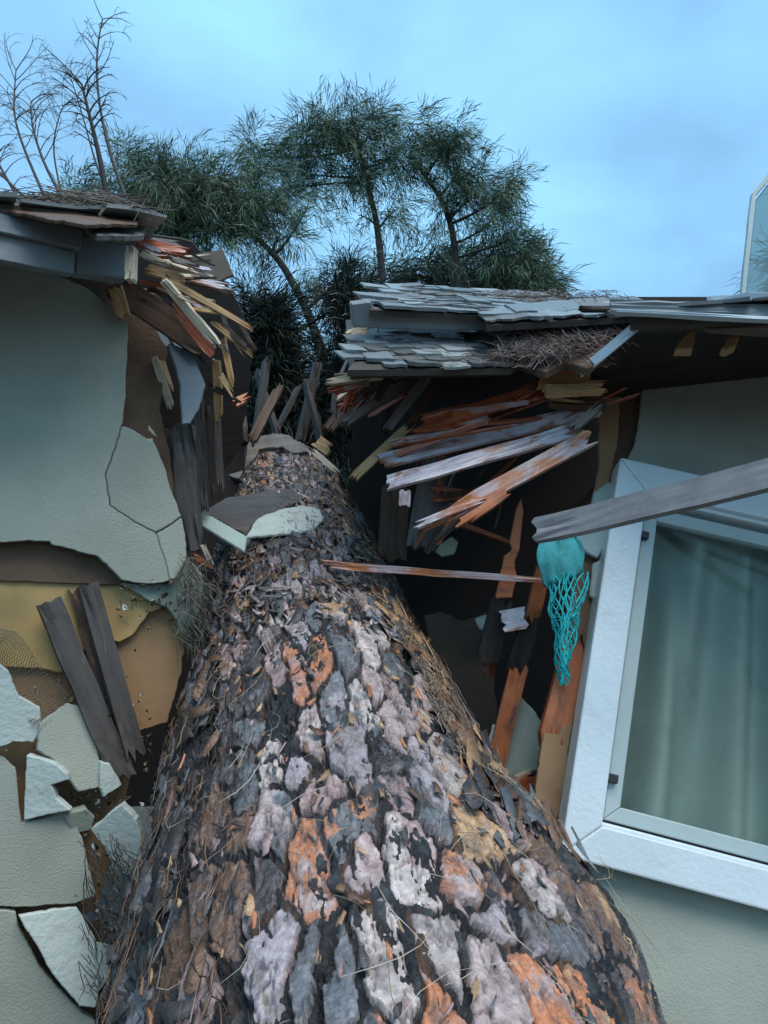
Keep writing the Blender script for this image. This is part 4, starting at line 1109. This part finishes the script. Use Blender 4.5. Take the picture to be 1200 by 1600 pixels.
# ---- turquoise string bag
bag = empty('string_bag', P(876, 840, 2.42), 'turquoise net bag hanging under the fallen grey board', 'net bag')
V = []; F = []
nu_, nv_ = 16, 12
for j in range(nv_ + 1):
    t = j / nv_
    for i in range(nu_ + 1):
        a = math.pi * (i / nu_)
        hw = 46 * math.sin(min(1, .25 + t * 1.1) * math.pi * .62) * (1 - .18 * t)
        cu_ = 878 + 6 * t; v = 832 + 74 * t + 10 * t * math.cos(a) 
        u = cu_ - hw * math.cos(a)
        dpt = 2.43 - .028 * math.sin(a) * math.sin(.3 + t * 1.9) + .006 * math.sin(i * 2.1 + t * 3)
        u = 838 + (u - 838) * (1 - .10 * (u > 878)) + (4 * t * t if u < 878 else 0)
        V.append(P(u + 2.2 * math.sin(i * 1.7 + t * 5) * t, v + 3 * math.sin(i * 1.3) * t, dpt + .006 * math.sin(i * 2.9 + t * 4)))
for j in range(nv_):
    for i in range(nu_): F.append([j * (nu_ + 1) + i, j * (nu_ + 1) + i + 1, (j + 1) * (nu_ + 1) + i + 1, (j + 1) * (nu_ + 1) + i])
o = link('cloth_top', mesh('cloth_top', V, F), M['turq_cloth'], bag, None, True)
md = o.modifiers.new('thick', 'SOLIDIFY'); md.thickness = .004
acc = Acc()
def net(s, t):
    lo = 856 + 18 * t; hi = 920 - 36 * t ** .9
    u = lo + (hi - lo) * s; v = 896 + 172 * t
    return np.array(P(u + 2.0 * math.sin(t * 14 + s * 6) + 1.5 * math.sin(t * 37 + s * 17), v + 3 * math.sin(t * 23 + s * 11), 2.42 - .03 * math.sin(math.pi * s)))
for q in range(-6, 8):
    for sg in (1, -1):
        pts = []
        for k in range(25):
            t = k / 24; s = q / 6 + sg * t * 1.0 + (1 - sg) * .1
            s = s
            if -.02 <= s <= 1.02: pts.append(net(s, t))
        if len(pts) > 2: acc.add(*tube_np(pts, np.full(len(pts), .0028), 5))
gb = random.Random(3)
for _ in range(26):
    s0, t0_ = gb.random(), gb.random() * .8; pts = []
    for k in range(8):
        s0 = min(1.05, max(-.05, s0 + gb.gauss(0, .13))); t0_ = min(1.02, t0_ + gb.uniform(.0, .05))
        pts.append(net(s0, t0_) + np.array([0, gb.gauss(0, .006), 0]))
    acc.add(*tube_np(pts, np.full(8, .0022), 4))
for s in (0, .5, 1):
    pts = [net(s, k / 24) for k in range(25)]
    acc.add(*tube_np(pts, np.full(25, .0038), 5))
acc.build('netting', M['turq'], bag, 4, True)

# ================================================================== COLLAPSED ROOF SECTION
mid = empty('roof_section', P(700, 560, 2.6), 'collapsed middle roof section with two layers of pale grey shingles', 'roof section')
def mid_layer(BLp, BRp, TLp, TRp, rows, th, rag):
    """one sheet of shingles on a deck; corners in world space"""
    ex = (BRp - BLp); ey = (TLp - BLp)
    dk, n = deck('deck', [BLp, BRp, TRp, TLp], th, M['deck'], mid)
    W_ = ex.length; H_ = (ey - ex.normalized() * ey.dot(ex.normalized())).length
    rr = random.Random(rag)
    lean = ey.dot(ex.normalized()) / H_
    shingles(dk, BLp - ex.normalized() * .0, ex, ey, n, W_ - .02, rows, H_ / rows, sw=.10, rnd=rr, jit=.018,
             skip=lambda x, r: x < lean * r * H_ / rows + rr.uniform(-.05, .04) or (r == 0 and rr.random() < .06))
    return dk
mid_layer(P(578, 484, 2.42), P(905, 500, 2.62), P(606, 449, 2.86), P(960, 478, 3.0), 9, .02, 1)
mid_layer(P(543, 578, 2.26), P(800, 576, 2.42), P(585, 521, 2.64), P(905, 512, 2.84), 9, .02, 2)
mid_layer(P(760, 508, 2.40), P(1000, 494, 2.44), P(770, 490, 2.55), P(1010, 480, 2.6), 2, .02, 3)
MF = plane3(P(550, 492, 2.44), P(800, 510, 2.58), P(600, 530, 2.50))
slab('fascia_board', [(548, 474), (580, 471), (584, 482), (700, 492), (795, 500), (800, 518), (700, 517), (600, 514), (552, 512)], MF, .04, M['fascia'], mid, -.0, 1.2)
slab('ceiling_board', [(552, 582), (800, 580), (930, 560), (940, 520), (600, 505)], plane3(P(552, 584, 2.4), P(800, 582, 2.5), P(700, 530, 4.6)), .02, M['dark'], mid, 0, 2)
# roof over the room behind
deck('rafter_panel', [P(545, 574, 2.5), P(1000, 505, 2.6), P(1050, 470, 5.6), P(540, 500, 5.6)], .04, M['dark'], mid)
# ridge debris strip along the top
for a, b, w, m_ in (((604, 446), (760, 462), 5, 'dark'), ((740, 458), (905, 480), 5, 'dark'), ((800, 466), (960, 486), 6, 'brown')):
    pxplank('ridge_strip', a, b, w, 2.9, 2.95, .02, M[m_], parent=mid, jag0=.05, jag1=.05, normal=(0, -.6, 1))
# pine straw heaped in the valley of the roof
acc = Acc()
g = random.Random(9)
for _ in range(4200):
    u = g.gauss(880, 55); 
    if not 770 < u < 1000: continue
    v = 532 - (u - 880) * .30 + g.gauss(0, 14)
    if u < 900 and v > 560: continue
    d = 2.40 + (u - 780) / 220 * -.06 + (560 - v) / 80 * .25 + g.uniform(-.03, .03)
    p = np.array(P(u, v, d)); an_ = g.gauss(.5, .5)
    dr = np.array([math.cos(an_), g.uniform(-.4, .4), -math.sin(an_) + g.uniform(-.3, .8)]); Ln = g.uniform(.03, .09)
    pts = [p - dr * Ln / 2, p + np.array([0, 0, .006]), p + dr * Ln / 2]
    acc.add(*tube_np(pts, np.array([.0012, .0016, .0006]), 3), np.array(g.choice([(.2, .13, .11), (.12, .075, .06), (.3, .22, .2), (.07, .05, .045), (.36, .33, .32), (.1, .09, .09)])))
for _ in range(1500):
    u = 960 - abs(g.gauss(0, 160)); v = g.uniform(455, 500) if g.random() < .6 else g.uniform(525, 575)
    if v > 520 and u < 600 + g.random() * 120: continue
    d = 2.86 - (v - 450) / 50 * .36 if v < 510 else 2.66 - (v - 520) / 57 * .36
    d += (u - 600) / 300 * .12 - .03
    p = np.array(P(u, v, d)); an_ = g.gauss(.6, .6); Ln = g.uniform(.02, .08)
    dr = np.array([math.cos(an_), .5 * math.sin(an_), .2 * math.sin(an_)])
    acc.add(*tube_np([p - dr * Ln / 2, p + np.array([0, 0, .008]), p + dr * Ln / 2], np.array([.0008, .0012, .0005]), 3), np.array(g.choice([(.2, .14, .11), (.1, .07, .055), (.36, .33, .3), (.06, .05, .045)])))
tag(acc.build('pine_straw', M['straw']), 'brown pine straw heaped in the roof valley and strewn on the shingles', 'pine straw', None, 'stuff')
# bed of dark litter under the straw
slab('bark_litter', [(790, 560), (812, 528), (870, 500), (940, 492), (1000, 494), (960, 534), (920, 574), (880, 566), (850, 580)], plane3(P(800, 560, 2.46), P(940, 540, 2.42), P(900, 500, 2.64)), .03, M['torn_brown'], None, -.01, 5, 5, label='dark bed of bark litter in the roof valley', cat='bark litter')

# ================================================================== TREES
def tree(name, label, trunk_pts, clusters, d, needle, seed, cols, group='trees beyond the torn house', wind=(.3, 0, -.25), limb_r=.05, tufts_per=1.0, spread=.9, vs=0):
    rnd = random.Random(seed); g = np.random.default_rng(seed)
    tp = np.array([np.array(P(u, v, dd_)) for u, v, dd_ in trunk_pts])
    base = tp[0].copy(); base[2] = GROUND_Z - .1
    root = empty(name, base, label, 'tree', group)
    full = np.concatenate([[base], tp])
    # smooth the trunk line
    t = np.linspace(0, len(full) - 1, 6 * len(full)); 
    sm = np.stack([np.interp(t, np.arange(len(full)), full[:, k]) for k in range(3)], 1)
    for _ in range(4): sm[1:-1] = (sm[:-2] + 2 * sm[1:-1] + sm[2:]) / 4
    acc = Acc()
    acc.add(*tube_np(sm, np.linspace(limb_r * 1.7, limb_r * .35, len(sm)), 7))
    leaves = []
    for (u, v, ru, rv, n_) in clusters:
        v = v + vs
        c = np.array(P(u, v, d)); sx, sz = ru / 1200 * d, rv / 1200 * d
        # limb from the trunk to the cluster
        cand = sm[len(sm) // 5:]
        j = np.argmin(np.linalg.norm((cand - c) * [1, .6, 1.0] + [0, 0, .25 * d / 12], axis=1))
        a = cand[j]
        mid_ = (a + c) / 2 + np.array([0, 0, -.10 * np.linalg.norm(c - a)]) + g.normal(0, .06, 3) * sx * 3
        s = np.linspace(0, 1, 9)[:, None]
        lb = (1 - s) ** 2 * a + 2 * s * (1 - s) * mid_ + s * s * c
        acc.add(*tube_np(lb, np.linspace(limb_r * .55, limb_r * .14, 9), 5))
        n2 = int(n_ * tufts_per)
        off = g.normal(0, .48, (n2, 3)) * np.array([sx, min(sx, sz) * 1.2, sz])
        ctr = c + off
        # twigs to some of the tufts
        for k in range(min(n2, max(6, n2 // 4))):
            q = lb[rnd.randrange(4, 9)]; e = ctr[k]
            m_ = (q + e) / 2 + g.normal(0, .05, 3) + np.array([0, 0, .05])
            acc.add(*tube_np([q, m_, e], [limb_r * .13, limb_r * .1, limb_r * .05], 3))
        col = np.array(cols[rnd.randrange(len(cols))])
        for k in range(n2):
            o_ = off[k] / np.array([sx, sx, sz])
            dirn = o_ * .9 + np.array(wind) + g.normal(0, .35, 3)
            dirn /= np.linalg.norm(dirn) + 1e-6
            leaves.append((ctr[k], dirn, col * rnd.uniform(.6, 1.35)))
    acc.build('trunk', M['limb'], root, 4, True)
    N = len(leaves); NN = 22
    C_ = np.array([l[0] for l in leaves]); Dn = np.array([l[1] for l in leaves]); Co = np.array([l[2] for l in leaves])
    dirs = Dn[:, None, :] + g.normal(0, .33 * spread, (N, NN, 3)); dirs /= np.linalg.norm(dirs, axis=2)[..., None]
    Ls = needle * g.uniform(.55, 1.3, (N, NN, 1))
    st0 = C_[:, None, :] + g.normal(0, .22 * needle, (N, NN, 3)) + Dn[:, None, :] * g.uniform(-.6, .6, (N, NN, 1)) * needle
    side = np.cross(dirs, g.normal(0, 1, (N, NN, 3))); side /= np.linalg.norm(side, axis=2)[..., None]
    wd = needle * .022 * g.uniform(.6, 1.4, (N, NN, 1))
    midp = st0 + dirs * Ls * .5 + np.array([0, 0, .05]) * Ls
    end = st0 + dirs * Ls + np.array([0, 0, -.1]) * Ls
    V = np.stack([st0, midp + side * wd, end, midp - side * wd], 2).reshape(-1, 3)
    Fq = np.arange(len(V)).reshape(-1, 4)
    me = mesh_np('crown', V, Fq, 4)
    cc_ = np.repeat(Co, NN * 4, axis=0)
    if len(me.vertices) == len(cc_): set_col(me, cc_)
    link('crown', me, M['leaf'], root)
    return root
G1 = [(.07, .13, .075), (.09, .15, .09), (.05, .105, .065), (.11, .165, .10)]
G2 = [(.05, .09, .06), (.045, .085, .05), (.055, .09, .055)]
# tall wispy tree whose stem rises left of the shingles
tree('tree', 'tall wispy tree with a slim stem rising left of the shingled section',
     [(600, 560, 12), (598, 430, 12), (588, 340, 12), (574, 290, 12), (560, 230, 12), (548, 170, 12)],
     [(530, 185, 60, 38, 150), (480, 200, 50, 36, 110), (575, 180, 55, 42, 130), (600, 235, 60, 40, 140), (545, 245, 60, 36, 130), (480, 245, 45, 30, 80), (410, 200, 40, 22, 50), (395, 215, 30, 26, 40),
      (620, 300, 50, 40, 60), (560, 310, 50, 30, 24), (585, 150, 30, 22, 30), (500, 170, 40, 25, 60), (440, 270, 50, 30, 60)], 12, .25, 3, G1, limb_r=.048, tufts_per=.56, vs=26)
tree('tree', 'tall wispy tree leaning right with crown spreading over the shingles',
     [(716, 560, 12.5), (715, 445, 12.5), (708, 360, 12.5), (690, 310, 12.5), (660, 270, 12.5), (640, 240, 12.5)],
     [(665, 215, 50, 36, 110), (700, 200, 40, 36, 90), (650, 180, 35, 26, 50), (720, 240, 45, 36, 100), (745, 275, 50, 36, 100), (785, 280, 36, 34, 80), (770, 320, 45, 30, 80), (705, 300, 50, 40, 90),
      (800, 350, 36, 36, 80), (825, 385, 30, 40, 80), (760, 380, 45, 36, 60), (840, 420, 26, 40, 80), (715, 185, 24, 22, 36), (800, 265, 22, 20, 30), (680, 370, 50, 30, 30)], 12.5, .25, 4, G1, limb_r=.052, tufts_per=.56, vs=24)
tree('tree', 'dense dark bushy tree right behind the shingled roof',
     [(780, 580, 14), (778, 500, 14), (770, 430, 14)],
     [(650, 430, 60, 34, 200), (720, 430, 70, 34, 200), (790, 420, 60, 40, 260), (840, 450, 30, 36, 120), (600, 445, 44, 26, 120), (760, 450, 90, 30, 300), (550, 470, 40, 30, 90)], 14, .36, 5, G2, limb_r=.1, tufts_per=.42)
tree('tree', 'dark many limbed tree spreading left above the gap',
     [(520, 640, 10), (500, 540, 10), (478, 480, 10), (440, 410, 10), (390, 360, 10), (330, 330, 10)],
     [(260, 270, 60, 40, 200), (300, 300, 60, 40, 240), (230, 310, 50, 36, 190), (350, 270, 60, 36, 180), (400, 300, 60, 36, 170), (350, 330, 60, 34, 170), (300, 250, 50, 30, 110), (200, 220, 30, 26, 60), (190, 260, 40, 36, 90),
      (260, 345, 50, 26, 150), (440, 340, 60, 36, 60), (480, 300, 55, 36, 36), (130, 275, 40, 28, 90), (500, 420, 40, 30, 50), (410, 235, 40, 28, 50), (250, 230, 24, 20, 30), (540, 400, 36, 26, 40)], 10, .21, 6, G1, limb_r=.055, tufts_per=.62, vs=26)
tree('tree', 'near black tangled tree filling the gap above the trunk',
     [(470, 720, 8.5), (468, 640, 8.5), (460, 560, 8.5), (440, 500, 8.5)],
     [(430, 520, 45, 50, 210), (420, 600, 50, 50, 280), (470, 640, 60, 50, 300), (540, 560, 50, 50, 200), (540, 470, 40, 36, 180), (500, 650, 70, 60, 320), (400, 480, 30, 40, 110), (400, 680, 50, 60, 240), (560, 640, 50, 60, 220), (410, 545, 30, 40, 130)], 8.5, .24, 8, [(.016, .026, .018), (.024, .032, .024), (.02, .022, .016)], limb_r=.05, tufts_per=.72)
# hedge far behind closing the horizon
acc_pts = []
tree('hedge', 'dark hedge low behind the gap', [(300, 900, 20), (320, 760, 20)], [(u, 745, 90, 70, 420) for u in range(120, 700, 70)], 20, .6, 12, [(.02, .03, .02), (.028, .04, .026)], group='trees beyond the torn house', limb_r=.1)
tree('bush', 'green bush behind the glazed gable', [(1250, 520, 9), (1240, 440, 9)], [(1262, 420, 40, 50, 300), (1310, 400, 60, 70, 260)], 9, .25, 14, [(.05, .10, .06), (.04, .085, .05)], group=None, limb_r=.05)

# bare leafless shrub at the upper left
def bare(name, label, stems, seed, grp):
    rnd = random.Random(seed)
    acc = Acc()
    first = None
    def branch(p, dr, Ln, r, lev):
        pts = [p]; q = p.copy(); d_ = dr / np.linalg.norm(dr)
        k = 7
        side = rnd.choice((-1, 1, 1, 1))
        for i in range(k):
            q = q + d_ * Ln / k
            d_ = d_ + np.array([.13 * side * (.6 + lev * .3), rnd.gauss(0, .05), -.06 - .11 * lev]); d_ = d_ / np.linalg.norm(d_)
            pts.append(q.copy())
        acc.add(*tube_np(pts, np.linspace(r, r * .35, len(pts)), 4))
        if lev < 3:
            for _ in range(rnd.randint(2, 4)):
                i = rnd.randrange(2, k)
                dd_ = pts[i] - pts[i - 1]; dd_ = dd_ / np.linalg.norm(dd_)
                dd_ = dd_ + np.array([rnd.choice((-1, 1)) * rnd.uniform(.4, .9), rnd.gauss(0, .35), rnd.uniform(.0, .5)])
                branch(pts[i], dd_, Ln * rnd.uniform(.3, .5), r * .45, lev + 1)
    for (pp, r, dpt) in stems:
        ctl = np.array([np.array(P(u, v, dpt)) for u, v in pp])
        if first is None: first = ctl[0].copy(); 
        t = np.linspace(0, len(ctl) - 1, 14)
        sm = np.stack([np.interp(t, np.arange(len(ctl)), ctl[:, k]) for k in range(3)], 1)
        for _ in range(3): sm[1:-1] = (sm[:-2] + 2 * sm[1:-1] + sm[2:]) / 4
        root_ = sm[0].copy(); root_[2] = GROUND_Z; root_[0] = first[0] + .2 * (root_[0] - first[0])
        sm2 = np.concatenate([[root_], sm])
        acc.add(*tube_np(sm2, np.concatenate([[r], np.linspace(r, r * .3, 14)]), 5))
        for i in range(5, 14):
            for _ in range(2 if i > 7 else 1):
                dd_ = sm[i] - sm[i - 1]; dd_ = dd_ / np.linalg.norm(dd_)
                sgn = rnd.choice((-1, 1))
                dd_ = dd_ + np.array([sgn * rnd.uniform(.5, 1.1), rnd.gauss(0, .3), rnd.uniform(-.1, .4)])
                branch(sm[i], dd_, dpt * rnd.uniform(.03, .065), r * .28, 1)
    root = empty(name, (first[0], first[1], GROUND_Z), label, 'shrub', grp)
    acc.build('stems', M['limb'] if len(stems) == 1 else M['twig'], root, 4, True)
bg_ = 'bare shrubs above the left eave'
bare('bare_shrub', 'leafless shrub with one tall arching plume, right of the thick bare stem', [([(205, 330), (170, 240), (152, 150), (150, 80), (160, 30)], .016, 6), ([(180, 330), (150, 260), (135, 200), (120, 150), (110, 120)], .010, 6)], 3, bg_)
bare('bare_shrub', 'leafless shrub with several thin stems at the left edge above the eave', [([(80, 330), (40, 240), (20, 180), (25, 110)], .013, 5.5), ([(110, 330), (70, 260), (50, 200), (48, 160)], .014, 5.5), ([(40, 330), (0, 260), (-30, 200)], .013, 5.5), ([(100, 320), (80, 230), (95, 170), (105, 160)], .008, 5.5), ([(60, 330), (10, 280), (-40, 235)], .014, 5.5)], 5, bg_)
bare('bare_shrub', 'single thick dark bare stem standing straight above the left eave', [([(172, 330), (155, 240), (140, 180), (128, 132)], .026, 5.8)], 8, bg_)
# twigs fallen on the left roof
acc = Acc(); g = random.Random(4)
for _ in range(260):
    u = g.uniform(-30, 225); d = 2.2 + g.uniform(0, .5); v = 316 + g.uniform(-8, 8) + max(0, u - 150) * .2
    p = np.array(P(u, v, d)); an_ = g.gauss(.3, .5); Ln = g.uniform(.05, .3)
    dr = np.array([math.cos(an_), g.uniform(-.5, .5), -.35 * math.sin(an_)])
    acc.add(*tube_np([p - dr * Ln / 2, p + np.array([0, 0, g.uniform(0, .02)]), p + dr * Ln / 2], [.001, .0022, .001], 3), np.array(g.choice([(.1, .08, .07), (.2, .16, .13), (.06, .05, .045), (.3, .27, .24)])))
tag(acc.build('twig_litter', M['straw']), 'thin twigs and needles strewn over the left roof edge', 'twig litter', None, 'stuff')

# ---- glazed gable of the neighbouring building at the right edge
gl = empty('glazed_gable', P(1200, 900, 7), 'pale framed glazed gable rising above the right roof', 'building')
gl.location.z = GROUND_Z
def gp(u, v): return P(u, v, 7)
GP = Plane(P(1200, 400, 7), Vector((-.15, -1, 0)))
slab('pane', [(1166, 900), (1166, 452), (1181, 312), (1290, 170), (1400, 312), (1400, 900)], GP, .02, M['glass_green'], gl, -.03, 0)
for a, b in (((1162, 900), (1162, 456)), ((1162, 456), (1178, 304)), ((1178, 304), (1290, 160)), ((1290, 160), (1404, 304)), ((1404, 304), (1404, 900))):
    plank('frame', GP.hit(*a), GP.hit(*b), .035, .07, M['sash'], gl, normal=GP.n)
plank('frame', GP.hit(1290, 175, -.01), GP.hit(1290, 900, -.01), .035, .05, M['sash'], gl, normal=GP.n)
